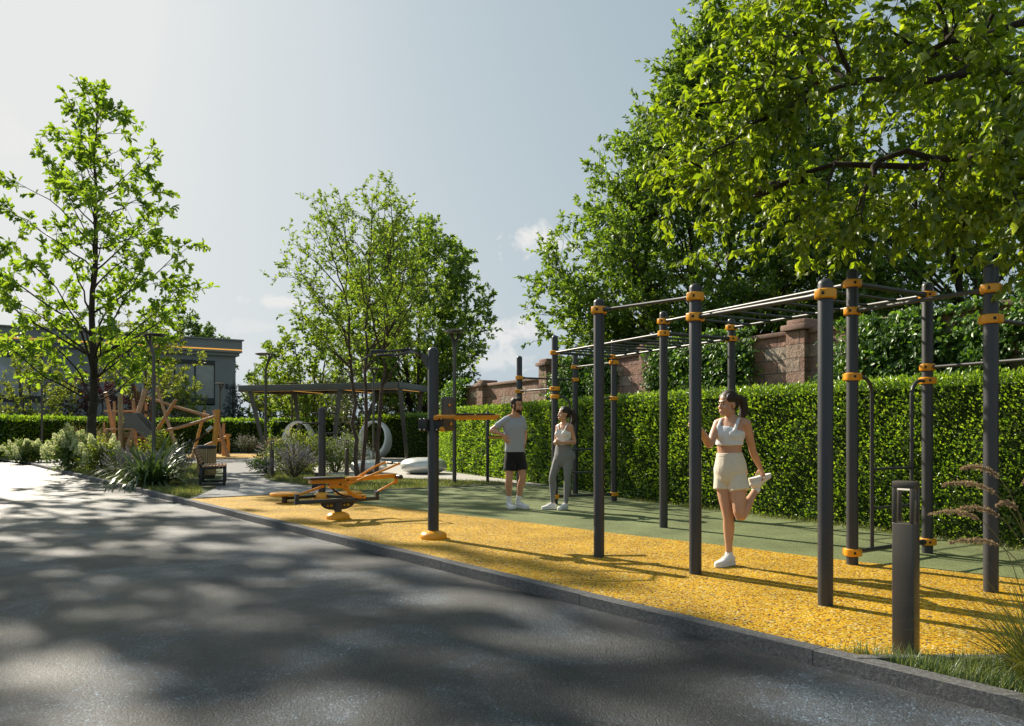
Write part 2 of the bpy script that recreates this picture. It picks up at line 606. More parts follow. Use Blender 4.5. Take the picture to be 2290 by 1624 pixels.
    def ell(s, c, r, seg=16, rings=10, rot=None):
        vs, fs = [], []
        c = Vector(c)
        for i in range(rings + 1):
            th = PI * i / rings
            for k in range(seg):
                a = 2 * PI * k / seg
                p = Vector((r[0] * math.sin(th) * math.cos(a), r[1] * math.sin(th) * math.sin(a), r[2] * math.cos(th)))
                if rot is not None:
                    p = rot @ p
                vs.append(c + p)
        for i in range(rings):
            for k in range(seg):
                k2 = (k + 1) % seg
                fs.append((i * seg + k, (i + 1) * seg + k, (i + 1) * seg + k2, i * seg + k2))
        return s.add(vs, fs)

    def prism(s, poly, z0, z1):
        n = len(poly)
        vs = [Vector((p[0], p[1], z0)) for p in poly] + [Vector((p[0], p[1], z1)) for p in poly]
        fs = [tuple(range(n - 1, -1, -1)), tuple(range(n, 2 * n))]
        for i in range(n):
            j = (i + 1) % n
            fs.append((i, j, n + j, n + i))
        return s.add(vs, fs)

    def extrude(s, poly3, d):
        """planar polygon of 3-D points extruded by vector d"""
        n = len(poly3)
        d = Vector(d)
        vs = [Vector(p) for p in poly3] + [Vector(p) + d for p in poly3]
        fs = [tuple(range(n - 1, -1, -1)), tuple(range(n, 2 * n))]
        for i in range(n):
            j = (i + 1) % n
            fs.append((i, j, n + j, n + i))
        return s.add(vs, fs)

    def mesh(s, name, origin=None):
        me = bpy.data.meshes.new(name)
        o = Vector(origin) if origin is not None else Vector()
        me.from_pydata([tuple(p - o) for p in s.v], [], s.f)
        b = bmesh.new()
        b.from_mesh(me)
        bmesh.ops.remove_doubles(b, verts=b.verts[:], dist=1e-6)
        bmesh.ops.recalc_face_normals(b, faces=b.faces[:])
        b.to_mesh(me)
        b.free()
        me.update()
        return me

    def build(s, name, m, parent=None, smooth=True, angle=40, world=True, origin=None):
        """link as ONE object. With world=True the vertices are world coordinates and are re-expressed in the parent's space."""
        if parent is not None and world:
            inv = wmat(parent).inverted()
            s.v = [inv @ p for p in s.v]
        me = s.mesh(name, origin if parent is None else None)
        return obj(name, me, m, parent, origin if parent is None else None, smooth, angle)


def wmat(o):
    m = Matrix.Translation(o.location) @ o.rotation_euler.to_matrix().to_4x4()
    return (wmat(o.parent) @ m) if o.parent else m


def obj(name, me, m, parent=None, origin=None, smooth=True, angle=40):
    o = bpy.data.objects.new(name, me)
    COL.objects.link(o)
    if m is not None:
        me.materials.append(M[m] if isinstance(m, str) else m)
    if parent is not None:
        o.parent = parent
    elif origin is not None:
        o.location = origin
    if smooth and me.polygons:
        shade(me, angle)
    return o


def shade(me, angle=40):
    b = bmesh.new()
    b.from_mesh(me)
    lim = R(angle)
    for e in b.edges:
        e.smooth = not (len(e.link_faces) != 2 or e.calc_face_angle(0) > lim)
    for f in b.faces:
        f.smooth = True
    b.to_mesh(me)
    b.free()


def tag(o, label=None, cat=None, group=None, kind=None):
    if label:
        o['label'] = label
    if cat:
        o['category'] = cat
    if group:
        o['group'] = group
    if kind:
        o['kind'] = kind
    return o


def thing(name, label, cat, loc=(0, 0, 0), rz=0.0, group=None):
    o = bpy.data.objects.new(name, None)
    COL.objects.link(o)
    o.empty_display_size = .2
    o.location = loc
    o.rotation_euler = (0, 0, rz)
    return tag(o, label, cat, group)


def copy_tree(o, parent=None):
    c = o.copy()
    COL.objects.link(c)
    if parent is not None:
        c.parent = parent
    for ch in list(o.children):
        copy_tree(ch, c)
    return c


# ---------------------------------------------------------------- leaves (numpy)
def nrm(a):
    return a / np.maximum(np.linalg.norm(a, axis=-1, keepdims=True), 1e-9)


def raw_mesh(name, V, loops, starts, rnd=None):
    me = bpy.data.meshes.new(name)
    V = np.ascontiguousarray(V, np.float32)
    me.vertices.add(len(V))
    me.vertices.foreach_set('co', V.ravel())
    me.loops.add(len(loops))
    me.loops.foreach_set('vertex_index', np.ascontiguousarray(loops, np.int32))
    me.polygons.add(len(starts))
    me.polygons.foreach_set('loop_start', np.ascontiguousarray(starts, np.int32))
    me.update(calc_edges=True)
    if rnd is not None:
        at_ = me.attributes.new('rnd', 'FLOAT', 'POINT')
        at_.data.foreach_set('value', np.ascontiguousarray(rnd, np.float32))
    return me


LEAF_SHAPES = {
    # (along, across, fold) outline vertices and faces
    'kite': ([(0, 0, 0), (.45, .5, .12), (1, 0, 0), (.45, -.5, .12)], [(0, 1, 2), (0, 2, 3)]),
    'oval': ([(0, 0, 0), (.28, .42, .1), (.68, .4, .08), (1, 0, -.1), (.68, -.4, .08), (.28, -.42, .1), (.5, 0, -.02)],
             [(0, 1, 6), (1, 2, 6), (2, 3, 6), (3, 4, 6), (4, 5, 6), (5, 0, 6)]),
    'oak': ([(0, 0, 0), (.3, .22, .05), (.42, .42, .09), (.55, .3, .05), (.74, .5, .08), (1, 0, -.1), (.74, -.5, .08), (.55, -.3, .05), (.42, -.42, .09), (.3, -.22, .05)],
            [(0, 1, 3, 5), (1, 2, 3), (3, 4, 5), (0, 5, 7, 9), (9, 7, 8), (7, 5, 6)]),
    'broad': ([(0, 0, 0), (.16, .3, .07), (.45, .5, .11), (.76, .3, .02), (1, 0, -.2), (.76, -.3, .02), (.45, -.5, .11), (.16, -.3, .07), (.18, 0, 0), (.48, 0, 0), (.78, 0, -.08)],
              [(0, 1, 8), (1, 2, 9, 8), (2, 3, 10, 9), (3, 4, 10), (4, 5, 10), (5, 6, 9, 10), (6, 7, 8, 9), (7, 0, 8)]),
    'blade': ([(0, .5, 0), (0, -.5, 0), (.5, -.42, .0), (.5, .42, 0), (1, 0, 0)], [(0, 1, 2, 3), (3, 2, 4)]),
}


def leaves(P, D, N, L, W, shape='kite'):
    """P base points, D directions, N normals, L lengths, W widths -> V, loops, starts, rnd"""
    sv, sf = LEAF_SHAPES[shape]
    sv = np.array(sv, float)
    D = nrm(D)
    S = nrm(np.cross(D, N))
    N = np.cross(S, D)
    n, k = len(P), len(sv)
    V = (P[:, None, :] + D[:, None, :] * (L[:, None, None] * sv[None, :, 0:1]) + S[:, None, :] * (W[:, None, None] * sv[None, :, 1:2])
         + N[:, None, :] * (L[:, None, None] * sv[None, :, 2:3]))
    fl = np.concatenate([np.array(f) for f in sf])
    fs = np.cumsum([0] + [len(f) for f in sf[:-1]])
    loops = (fl[None, :] + (np.arange(n) * k)[:, None]).ravel()
    starts = (fs[None, :] + (np.arange(n) * len(fl))[:, None]).ravel()
    rnd = np.repeat(rng.random(n), k)
    return V.reshape(-1, 3), loops, starts, rnd


def leaf_obj(name, P, D, N, L, W, shape, m, parent=None, origin=(0, 0, 0)):
    V, lo, st, rn = leaves(P, D, N, L, W, shape)
    me = raw_mesh(name, V - np.array(origin, float), lo, st, rn)
    o = obj(name, me, m, parent, origin if parent is None else None, smooth=False)
    return o


def rand_dir(n):
    return nrm(rng.normal(size=(n, 3)))


# ---------------------------------------------------------------- trees
class Tree:
    def __init__(s, seed):
        s.r = np.random.default_rng(seed)
        s.mb = MB()
        s.lp, s.ld = [], []

    def path(s, a, b, bend=.15, sag=0.0, n=9, mid=None):
        a, b = np.array(a, float), np.array(b, float)
        L = np.linalg.norm(b - a)
        c = (a + b) / 2 + s.r.normal(size=3) * L * bend * .5 + np.array([0, 0, sag * L]) if mid is None else np.array(mid, float)
        t = np.linspace(0, 1, n)[:, None]
        p = (1 - t) ** 2 * a + 2 * t * (1 - t) * c + t * t * b
        j = s.r.normal(size=p.shape) * min(L * .012, .035)
        j[0] = 0
        return p + j

    def limb(s, p, r0, r1, seg=6):
        n = len(p)
        s.mb.tube(p, [r0 + (r1 - r0) * (i / (n - 1)) ** .8 for i in range(n)], seg, caps=False)

    def offshoot(s, p, t, ang, L, up=.2):
        """point and end of a branch leaving path p at fraction t"""
        x = t * (len(p) - 1)
        i = min(int(x), len(p) - 2)
        q = p[i] + (p[i + 1] - p[i]) * (x - i)
        d = nrm(p[i + 1] - p[i])
        o = s.r.normal(size=3)
        o = nrm(o - d * o.dot(d))
        a = ang * (0.75 + .5 * s.r.random())
        e = nrm(d * math.cos(a) + o * math.sin(a) + np.array([0, 0, up]))
        return q, q + e * L

    def foliate(s, p, sub_per_m=2.2, sub_len=.9, twig_per_m=5, twig_len=.35, leaf_n=8, start=.25, ang=.85, up=.15, draw_twigs=True, sub_r=.012):
        """sub-branches, twigs and leaf stations along a limb path"""
        L = np.linalg.norm(np.diff(p, axis=0), axis=1).sum()
        ns = max(2, int(L * sub_per_m))
        subs = [(p, None)]
        for k in range(ns):
            t = start + (1 - start) * (k + s.r.random()) / ns
            q, e = s.offshoot(p, min(t, .99), ang, sub_len * (1.15 - .6 * t) * (.6 + .7 * s.r.random()), up)
            sp = s.path(q, e, .2, .06, 6)
            s.limb(sp, sub_r, sub_r * .3, 4)
            subs.append((sp, 1))
        for sp, lev in subs:
            Ls = np.linalg.norm(np.diff(sp, axis=0), axis=1).sum()
            nt = max(2, int(Ls * twig_per_m * (1 if lev else .5)))
            for k in range(nt):
                t = (.12 if lev else max(start, .35)) + .88 * (k + s.r.random()) / nt
                q, e = s.offshoot(sp, min(t, .995), .8, twig_len * (.6 + .7 * s.r.random()), .1)
                if draw_twigs:
                    s.mb.tube([q, (q + e) / 2 + s.r.normal(size=3) * .02, e], [sub_r * .4, sub_r * .3, sub_r * .15], 3, caps=False)
                tt = s.r.random(leaf_n) * .9 + .1
                P = q + (e - q) * tt[:, None]
                D = nrm(nrm(e - q) * .9 + s.r.normal(size=(leaf_n, 3)) * .7)
                s.lp.append(P)
                s.ld.append(D)

    def finish(s, name, label, cat, base, leaf_mat, bark, size, shape='kite', ratio=.5, droop=.25, flat=.7, group=None, keep=None):
        root = thing(name, label, cat, base, 0, group)
        s.mb.build('trunk', bark, root, smooth=True, angle=80)
        P = np.concatenate(s.lp)
        D = np.concatenate(s.ld)
        if keep is not None:
            ok = keep(P)
            P, D = P[ok], D[ok]
        D = nrm(D + np.array([0, 0, -droop]))
        N = nrm(np.array([0, 0, 1.]) * flat + s.r.normal(size=P.shape) * .6)
        n = len(P)
        L = size * (.65 + .6 * s.r.random(n))
        leaf_obj('crown', P - np.array(base), D, N, L, L * ratio, shape, leaf_mat, root)
        return root, n


def auto_tree(name, label, cat, base, H, crown0, prof, seed, leaf_mat, bark, leaf, nlimb=26, r0=.13, shape='kite', ratio=.5, lean=(0, 0), rise=.55,
              stems=None, group=None, center=None, foli=None, droop=.25, ysq=1.0):
    """trunk(s) with limbs whose tips fill the crown profile prof(h in 0..1) -> radius"""
    t = Tree(seed)
    base = np.array(base, float)
    top = base + np.array([lean[0], lean[1], H])
    foli = foli or {}
    trunks = []
    if stems:
        for (ox, oy, tx, ty, hz, rr) in stems:
            tp = t.path(base + np.array([ox, oy, 0]), base + np.array([tx, ty, hz]), .02, 0, 14)
            t.limb(tp, rr, rr * .2, 10)
            trunks.append(tp)
    else:
        tp = t.path(base, top, .012, 0, 18)
        t.limb(tp, r0, .015, 12)
        trunks.append(tp)
    for tp in trunks:
        t.foliate(tp[int(len(tp) * .55):], **{**dict(sub_per_m=2.5, start=.1), **foli})
    ga = t.r.random() * 6.28
    c0 = np.array(center if center is not None else (0, 0), float)
    for i in range(nlimb):
        f = (i + .3 + .5 * t.r.random()) / nlimb
        h = crown0 + (H - crown0) * f ** .9
        ga += 2.4 + t.r.normal() * .35
        rad = prof(f) * (.72 + .32 * t.r.random())
        tp = min(trunks, key=lambda q: abs(math.atan2(math.sin(ga - math.atan2(q[-1][1] - base[1] - c0[1], q[-1][0] - base[0] - c0[0])), math.cos(ga - math.atan2(q[-1][1] - base[1] - c0[1], q[-1][0] - base[0] - c0[0])))) + .8 * t.r.random()) if len(trunks) > 1 else trunks[0]
        zs = tp[:, 2] - base[2]
        hs = max(crown0 * .7 if crown0 > 1 else .4, h - rad * rise)
        hs = min(hs, zs[-1] * .94)
        j = int(np.argmin(abs(zs - hs)))
        st = tp[j]
        ax = tp[min(j + 2, len(tp) - 1)]
        if center is not None:
            end = base + np.array([c0[0] + math.cos(ga) * rad, c0[1] + math.sin(ga) * rad * ysq, h])
        else:
            end = np.array([ax[0] + math.cos(ga) * rad, ax[1] + math.sin(ga) * rad, base[2] + h])
        L = np.linalg.norm(end - st)
        lp = t.path(st, end, .16, .05, 9)
        t.limb(lp, .009 + .0075 * L, .005, 6)
        t.foliate(lp, **foli)
    root, n = t.finish(name, label, cat, tuple(base), leaf_mat, bark, leaf, shape, ratio, droop, group=group)
    print('tree', name, n)
    return root


# ---------------------------------------------------------------- hedge and ivy
def hedge(name, label, line, depth, height, z0, dens, leaf, seed, wave=.05, cat='hedge', far=None):
    """clipped hedge along a ground polyline (front face on the left of travel... front = towards the camera)"""
    r = np.random.default_rng(seed)
    pts = [np.array(p, float) for p in line]
    root = thing(name, label, cat, (pts[0][0], pts[0][1], z0))
    b0 = np.array([pts[0][0], pts[0][1], z0])
    core = MB()
    Ps, Ds, Ls = [], [], []
    for a, b in zip(pts[:-1], pts[1:]):
        d = (b - a)
        L = np.linalg.norm(d)
        d = d / L
        nf = np.array([-d[1], d[0]])
        mid = (a + b) / 2
        if nf.dot(-mid) < 0:
            nf = -nf
        i0 = .09
        c = [a - nf * i0, b - nf * i0, b - nf * (depth - i0), a - nf * (depth - i0)]
        core.prism([tuple(q) for q in c], z0, z0 + height - .12)
        dist = np.linalg.norm(mid)
        k = far(dist) if far else 1.0
        # front, top, back-top, ends
        n1 = int(L * height * dens * k)
        s_, z_ = r.random(n1) * L, r.random(n1) ** .92 * height
        off = -np.abs(r.normal(size=n1)) * .07 + wave * (np.sin(s_ * 5.1 + z_ * 4) + np.sin(s_ * 2.3 - z_ * 7)) * .4
        P = np.stack([a[0] + d[0] * s_ + nf[0] * off, a[1] + d[1] * s_ + nf[1] * off, z0 + z_], 1)
        D = nrm(np.stack([nf[0] * .8 + 0 * s_, nf[1] * .8 + 0 * s_, .35 + .3 * z_ / height], 1) + r.normal(size=(n1, 3)) * .55)
        Ps.append(P); Ds.append(D)
        n2 = int(L * depth * dens * 1.3 * k)
        s_, w_ = r.random(n2) * L, r.random(n2) * depth
        zz = height - .03 + r.random(n2) ** 2 * .09 - r.random(n2) * .08
        P = np.stack([a[0] + d[0] * s_ - nf[0] * w_, a[1] + d[1] * s_ - nf[1] * w_, z0 + zz], 1)
        D = nrm(np.array([0, 0, 1.]) + r.normal(size=(n2, 3)) * .5)
        Ps.append(P); Ds.append(D)
        for q, sg in ((a, -1), (b, 1)):
            n3 = int(depth * height * dens * .5 * k)
            P = np.stack([q[0] - nf[0] * r.random(n3) * depth, q[1] - nf[1] * r.random(n3) * depth, z0 + r.random(n3) * height], 1)
            P[:, :2] += d * sg * r.normal(size=(n3, 1)) * .04
            D = nrm(np.array([d[0] * sg, d[1] * sg, .4]) + r.normal(size=(n3, 3)) * .5)
            Ps.append(P); Ds.append(D)
    core.build('branches', 'hedge_core', root, smooth=False)
    P, D = np.concatenate(Ps), np.concatenate(Ds)
    n = len(P)
    N = nrm(rand_dir(n) + np.array([0, 0, .6]))
    # leaves farther away are drawn a little larger so that fewer fill the face
    Lf = leaf * (.6 + .7 * r.random(n))
    if far:
        dd = np.linalg.norm(P[:, :2], axis=1)
        Lf *= np.clip(1 / np.sqrt(np.array([far(x) for x in dd])), 1, 3.2)
    leaf_obj('foliage', P - b0, D, N, Lf, Lf * .5, 'kite', 'leaf_hedge', root)
    print('hedge', name, n)
    return root


def clump_shrub(name, label, cat, loc, rx, ry, h, n, leaf, lm, seed, stems=14, flower=None, group=None, shape='kite', ratio=.5, stem_mat='bark_warm'):
    """leafy shrub: stems fanning from the ground, leaves through a lumpy dome; flower=(material, count, kind)"""
    r = np.random.default_rng(seed)
    root = thing(name, label, cat, loc, 0, group)
    mb = MB()
    lobes = []
    for k in range(stems):
        a = 6.283 * (k + r.random()) / stems
        q = r.random() ** .6
        e = np.array([math.cos(a) * rx * q, math.sin(a) * ry * q, h * (.62 + .38 * r.random()) * (1 - .45 * q * q)])
        mb.tube([(e[0] * .08, e[1] * .08, 0), (e[0] * .45, e[1] * .45, e[2] * .55), e], [.012, .009, .004], 4, caps=False)
        lobes.append(e)
    mb.build('stems', stem_mat, root, world=False)
    lobes = np.array(lobes)
    k = r.integers(len(lobes), size=n)
    t = 1 - .75 * r.random(n) ** 1.6
    P = lobes[k] * np.stack([t ** .7, t ** .7, t], 1) + r.normal(size=(n, 3)) * np.array([rx, ry, h]) * .13
    P[:, 2] = np.abs(P[:, 2]) + .02
    D = nrm(P * np.array([1, 1, .5]) + r.normal(size=(n, 3)) * .5 * max(rx, h))
    N = nrm(np.array([0, 0, .8]) + r.normal(size=(n, 3)) * .6)
    L = leaf * (.6 + .7 * r.random(n))
    leaf_obj('foliage', P, D, N, L, L * ratio, shape, lm, root)
    if flower:
        fm, fn, kind = flower
        FP, FD, FL = [], [], []
        fr = np.random.default_rng(seed + 5)
        for i in range(fn):
            e = lobes[fr.integers(len(lobes))] * np.array([1, 1, 1.0]) * (.82 + .22 * fr.random()) + fr.normal(size=3) * np.array([rx, ry, h * .6]) * .16
            if kind == 'panicle':
                ph, pw, m = .28 * (.7 + .5 * fr.random()), .095, 150
                z = fr.random(m)
                aa = fr.random(m) * 6.283
                w = pw * (1 - z) ** .7 * np.sqrt(fr.random(m)) ** .3
                tilt = nrm(np.array([e[0], e[1], 0]) + 1e-6) * .3
                FP.append(e + np.stack([np.cos(aa) * w + tilt[0] * z * ph, np.sin(aa) * w + tilt[1] * z * ph, z * ph], 1))
                FD.append(nrm(np.stack([np.cos(aa), np.sin(aa), .4 + 0 * z], 1)))
                FL.append(np.full(m, .045))
            elif kind == 'spike':
                ph, m = .2 * (.7 + .6 * fr.random()), 22
                dr = nrm(e * np.array([.9, .9, .7]) + fr.normal(size=3) * .12)
                z = fr.random(m)
                FP.append(e + dr * (z * ph)[:, None] + fr.normal(size=(m, 3)) * .006)
                FD.append(nrm(dr + fr.normal(size=(m, 3)) * .8))
                FL.append(np.full(m, .032))
            else:                                      # loose spray of tiny flowers
                m = 26
                FP.append(e + fr.normal(size=(m, 3)) * .07)
                FD.append(rand_dir(m))
                FL.append(np.full(m, .03))
        FP, FD, FL = np.concatenate(FP), np.concatenate(FD), np.concatenate(FL)
        FP[:, 2] = np.abs(FP[:, 2])
        leaf_obj('flowers', FP, FD, rand_dir(len(FP)), FL, FL * .7, 'kite', fm, root)
    return root


def blades(P, H, W, lean, m, name, parent=None, origin=(0, 0, 0), nseg=4, droop=.6, az=None, seed=1):
    """curved grass blades as tapering ribbons. P base pts, H lengths, W widths, lean initial tilt"""
    r = np.random.default_rng(seed)
    n = len(P)
    az = r.random(n) * 6.283 if az is None else az
    hd = np.stack([np.cos(az), np.sin(az), 0 * az], 1)
    sd = np.stack([-np.sin(az), np.cos(az), 0 * az], 1)
    ang = lean.copy()
    cur = P.copy()
    rows = []
    for k in range(nseg + 1):
        w = W * (1 - (k / nseg) ** 1.7) + .0006
        wide = w * (.7 + .6 * math.sin(PI * min(1, (k + .4) / nseg)))
        rows.append(cur - sd * wide[:, None] / 2)
        rows.append(cur + sd * wide[:, None] / 2)
        step = H / nseg
        d = hd * np.sin(ang)[:, None] + np.array([0, 0, 1.]) * np.cos(ang)[:, None]
        cur = cur + d * step[:, None]
        ang = ang + droop * (.5 + .5 * (k + 1) / nseg) * (lean * .6 + .25)
    V = np.stack(rows, 1)
    kk = 2 * (nseg + 1)
    fl = []
    for k in range(nseg):
        fl += [2 * k, 2 * k + 1, 2 * k + 3, 2 * k + 2]
    fl = np.array(fl)
    loops = (fl[None] + (np.arange(n) * kk)[:, None]).ravel()
    starts = np.arange(n * nseg) * 4
    rnd = np.repeat(r.random(n), kk)
    me = raw_mesh(name, V.reshape(-1, 3) - np.array(origin, float), loops, starts, rnd)
    for p in me.polygons[:0]:
        pass
    return obj(name, me, m, parent, origin if parent is None else None, smooth=False)


def in_poly(poly, n, seed):
    r = np.random.default_rng(seed)
    poly = np.array(poly, float)
    lo, hi = poly.min(0), poly.max(0)
    out = np.zeros((0, 2))
    while len(out) < n:
        q = lo + r.random((n * 3, 2)) * (hi - lo)
        ins = np.zeros(len(q), bool)
        j = len(poly) - 1
        for i in range(len(poly)):
            a, b = poly[i], poly[j]
            c = ((a[1] > q[:, 1]) != (b[1] > q[:, 1])) & (q[:, 0] < (b[0] - a[0]) * (q[:, 1] - a[1]) / (b[1] - a[1] + 1e-12) + a[0])
            ins ^= c
            j = i
        out = np.concatenate([out, q[ins]])
    return out[:n]


def grass_patch(poly, n, h, w, z, m, name, seed, lean=.35):
    q = in_poly(poly, n, seed)
    r = np.random.default_rng(seed + 1)
    P = np.column_stack([q, np.full(n, z)])
    H = h * (.5 + .8 * r.random(n))
    return blades(P, H, np.full(n, w) * (.7 + .6 * r.random(n)), np.abs(r.normal(size=n)) * lean, m, name, None, (0, 0, 0), 3, .5, None, seed + 2)
# ================================================================= THE SETTING
K0 = np.array([-.61, 7.86])                  # a point on the inner edge of the roadside kerb
KD = np.array([.617, -.787])                 # kerb direction, towards the camera
KD = KD / np.linalg.norm(KD)
KN = np.array([-.787, -.617])                # towards the road
KN = KN / np.linalg.norm(KN)


def kp(t, off=0.0):
    p = K0 + KD * t + KN * off
    return (float(p[0]), float(p[1]))


def sheet(name, poly, z, m, thick=None):
    mb = MB()
    if thick:
        mb.prism(poly, z - thick, z)
    else:
        mb.add([(p[0], p[1], z) for p in poly], [tuple(range(len(poly)))])
    o = mb.build(name, m, None, smooth=False)
    return tag(o, kind='structure')


sheet('ground', [(-260, -60), (260, -60), (260, 320), (-260, 320)], -.14, 'soil')
sheet('asphalt_road', [kp(-60, .1), kp(16, .1), kp(16, 5.3), kp(-60, 5.3)], -.085, 'asphalt')
sheet('lawn', [kp(-60), kp(12), (30, -6), (40, 70), (-30, 70)], -.03, 'soil')
# kerb of one-metre granite blocks with fine joints
kb = MB()
L = 1.999
for i in range(-23, 6):
    a, b = kp(i * 2 + .001), kp(i * 2 + L)
    c, d = kp(i * 2 + L, .12), kp(i * 2 + .001, .12)
    bmk = bmesh.new()
    vs = [bmk.verts.new((p[0], p[1], z)) for z in (-.2, .008) for p in (a, b, c, d)]
    for f in ((3, 2, 1, 0), (4, 5, 6, 7), (0, 1, 5, 4), (1, 2, 6, 5), (2, 3, 7, 6), (3, 0, 4, 7)):
        bmk.faces.new([vs[j] for j in f])
    bmesh.ops.bevel(bmk, geom=bmk.edges[:], offset=.003, segments=1, affect='EDGES')
    kb.bm(bmk)
tag(kb.build('kerb', 'kerb', None), kind='structure')

BND = [G(640, 1103), G(784, 1123.7), G(880, 1134), G(981, 1147), G(1130, 1162.5), G(1282, 1181), G(1420, 1197.7), G(1620, 1220), G(1832, 1246.7), G(2060, 1270), G(2290, 1296)]
BND = [(p.x, p.y) for p in BND] + [(5.6, 5.9)]
BND = [tuple(p) for p in catmull(BND, 4)]
BACK = [(-5.95, 14.93), (-5.33, 15.4), (-3.6, 16.45), (-1.89, 17.56), (-1.21, 17.97), (.087, 19.1), (1.18, 18.0), (1.95, 15.7)]
HEDGE = [(7.3, 5.4), (5.72, 8.45), (4.42, 10.95), (2.32, 14.8), (-.6, 22.2), (-2.0, 25.2), (-3.0, 30.0), (-3.55, 34.0), (-3.75, 37.4), (-7.4, 38.7)]
HEDGE = [tuple(p) for p in HEDGE]
yl = [kp(-8.9)] + [kp(t) for t in (-6, -3, 0, 2, 4.2)] + [(3.2, 4.5), (5.2, 4.5), (6.4, 4.6)] + BND[::-1]
yl = yl[:-1] + [BND[0], (-5.4, 15.35)]
gr = [kp(-8.8)] + [kp(t) for t in (-6, -3, 0, 2, 4.1)] + [(6.5, 4.62), (7.6, 5.0)] + [(p[0] - .05, p[1] - .05) for p in HEDGE[1:4]] + BACK[::-1]
sheet('green_rubber_surface', gr, -.004, 'green')
sheet('yellow_rubber_surface', yl, 0.0, 'yellow')
# flush edging between rubber and lawn
eg = MB()
for a, b in zip(BACK[:-2], BACK[1:-1]):
    eg.bar((a[0], a[1], -.03), (b[0], b[1], -.03), .07, .09, .004)
eg.bar((1.95, 4.5, -.03), (7.2, 4.5, -.03), .07, .085, .004)
tag(eg.build('kerb_edging', 'kerb', None), kind='structure')
# paths
gp = [kp(-8.95), (-5.4, 15.5), (-3.9, 16.6), (-3.75, 17.2), (-4.9, 18.6), (-6.2, 20.3), (-7.2, 22.6), (-7.6, 25.5), (-8.0, 30), (-6.0, 36), (-6.0, 47), (-26, 47), (-26, 38.2),
      (-19.5, 31.6), (-16.6, 28.5), (-14.6, 30.5), (-12.0, 31), (-9.9, 27), (-8.1, 22.2), (-6.9, 18.4), (-6.35, 17.0)]
sheet('grey_footpath', gp, -.016, 'grey_path')
sheet('paved_strip', [(-6.1, 15.1), (-5.4, 15.5), (-4.2, 16.3), (-4.5, 17.4), (-5.6, 18.6), (-6.7, 18.0)], -.011, 'pavers')
sheet('yellow_play_surface', [(-24, 36.5), (-19.6, 35), (-14, 35.2), (-10.2, 37.6), (-8.9, 39.6), (-9.4, 41.5), (-14, 43), (-24, 42)], -.008, 'yellow')
bp = [(-5.8, 23.4), (-4.6, 22.0), (-3.2, 21.2), (-1.94, 20.9), (-.4, 20.0), (1.18, 18.0), (1.55, 17.1), (1.0, 18.6), (-.75, 22.0), (-2.2, 25.0), (-3.15, 30.0), (-3.8, 34.0), (-4.1, 36.8), (-7.4, 36.6), (-7.2, 27.4)]
sheet('pale_footpath', bp, -.009, 'beige_path')

# long clipped hedge beside the workout yard, and hedges behind the playground
hedge('hedge', 'tall clipped green hedge running beside the workout frames, in front of the stone wall', HEDGE, 1.0, 1.97, -.03, 2100, .042, 3, .06, far=lambda d: max(.12, min(1.25, (9.5 / d) ** 1.5)))
hedge('hedge', 'low dark hedge at the left, behind the timber bench and hydrangea', [(-27.5, 34.2), (-22.7, 35.6), (-20.2, 43.5), (-14.5, 46.3)], 1.1, 1.88, -.03, 1100, .06, 4, .05, far=lambda d: .14)
hedge('hedge', 'low dark hedge in line behind the log climbing frame and canopy', [(-14.2, 46.6), (-5.2, 48.2)], 1.1, 1.9, -.03, 1100, .06, 5, .05, far=lambda d: .13)

# ---------------------------------------------------------------- stepped granite wall behind the hedge
W0, WD = np.array([7.34, 9.55]), np.array([-.469, .883])
WD = WD / np.linalg.norm(WD)
WANG = math.atan2(-WD[1], -WD[0])            # local +x runs towards the camera-right end
wall = thing('stone_wall', 'pinkish rough granite block wall with pillars, stepping down behind the hedge', 'wall', (W0[0], W0[1], -.05), WANG)


def wbox(mb, x0, x1, y0, y1, z0, z1, bev=.0):
    mb.box(((x0 + x1) / 2, (y0 + y1) / 2, (z0 + z1) / 2), (x1 - x0, y1 - y0, z1 - z0), bev=bev)


PIL = [-.5, -4.75, -8.95, -13.4, -17.3]
for i, (x0, x1, h) in enumerate([(-.3, 6, 3.06), (-4.55, -.7, 3.0), (-8.75, -4.95, 3.0), (-13.2, -9.15, 3.0), (-17.1, -13.6, 2.7), (-19.5, -17.5, 2.7)]):
    mb = MB()
    wbox(mb, x0, x1, -.14, .14, 0, h)
    mb.build('wall_panel', 'wall', wall, world=False, smooth=False)
    mb = MB()
    wbox(mb, x0, x1, -.19, .19, h, h + .08, .012)
    mb.build('coping', 'coping', wall, world=False)
for i, x in enumerate(PIL):
    h = 3.22 if i < 4 else 2.86
    mb = MB()
    wbox(mb, x - .2, x + .2, -.27, .27, 0, h - .16)
    pl = mb.build('pillar', 'wall', wall, world=False, smooth=False)
    mb = MB()
    wbox(mb, x - .27, x + .27, -.34, .34, h - .158, h - .06, .012)
    wbox(mb, x - .2, x + .2, -.26, .26, h - .06, h + .03, .012)
    mb.build('pillar_cap', 'coping', pl, world=False)


def wpt(t, out=0.0, z=0.0):
    """point on the wall: t metres along from W0 going away, out towards the camera side"""
    n = np.array([-WD[1], WD[0]])
    if n[0] > 0:
        n = -n
    p = W0 + WD * t + n * out
    return np.array([p[0], p[1], z])


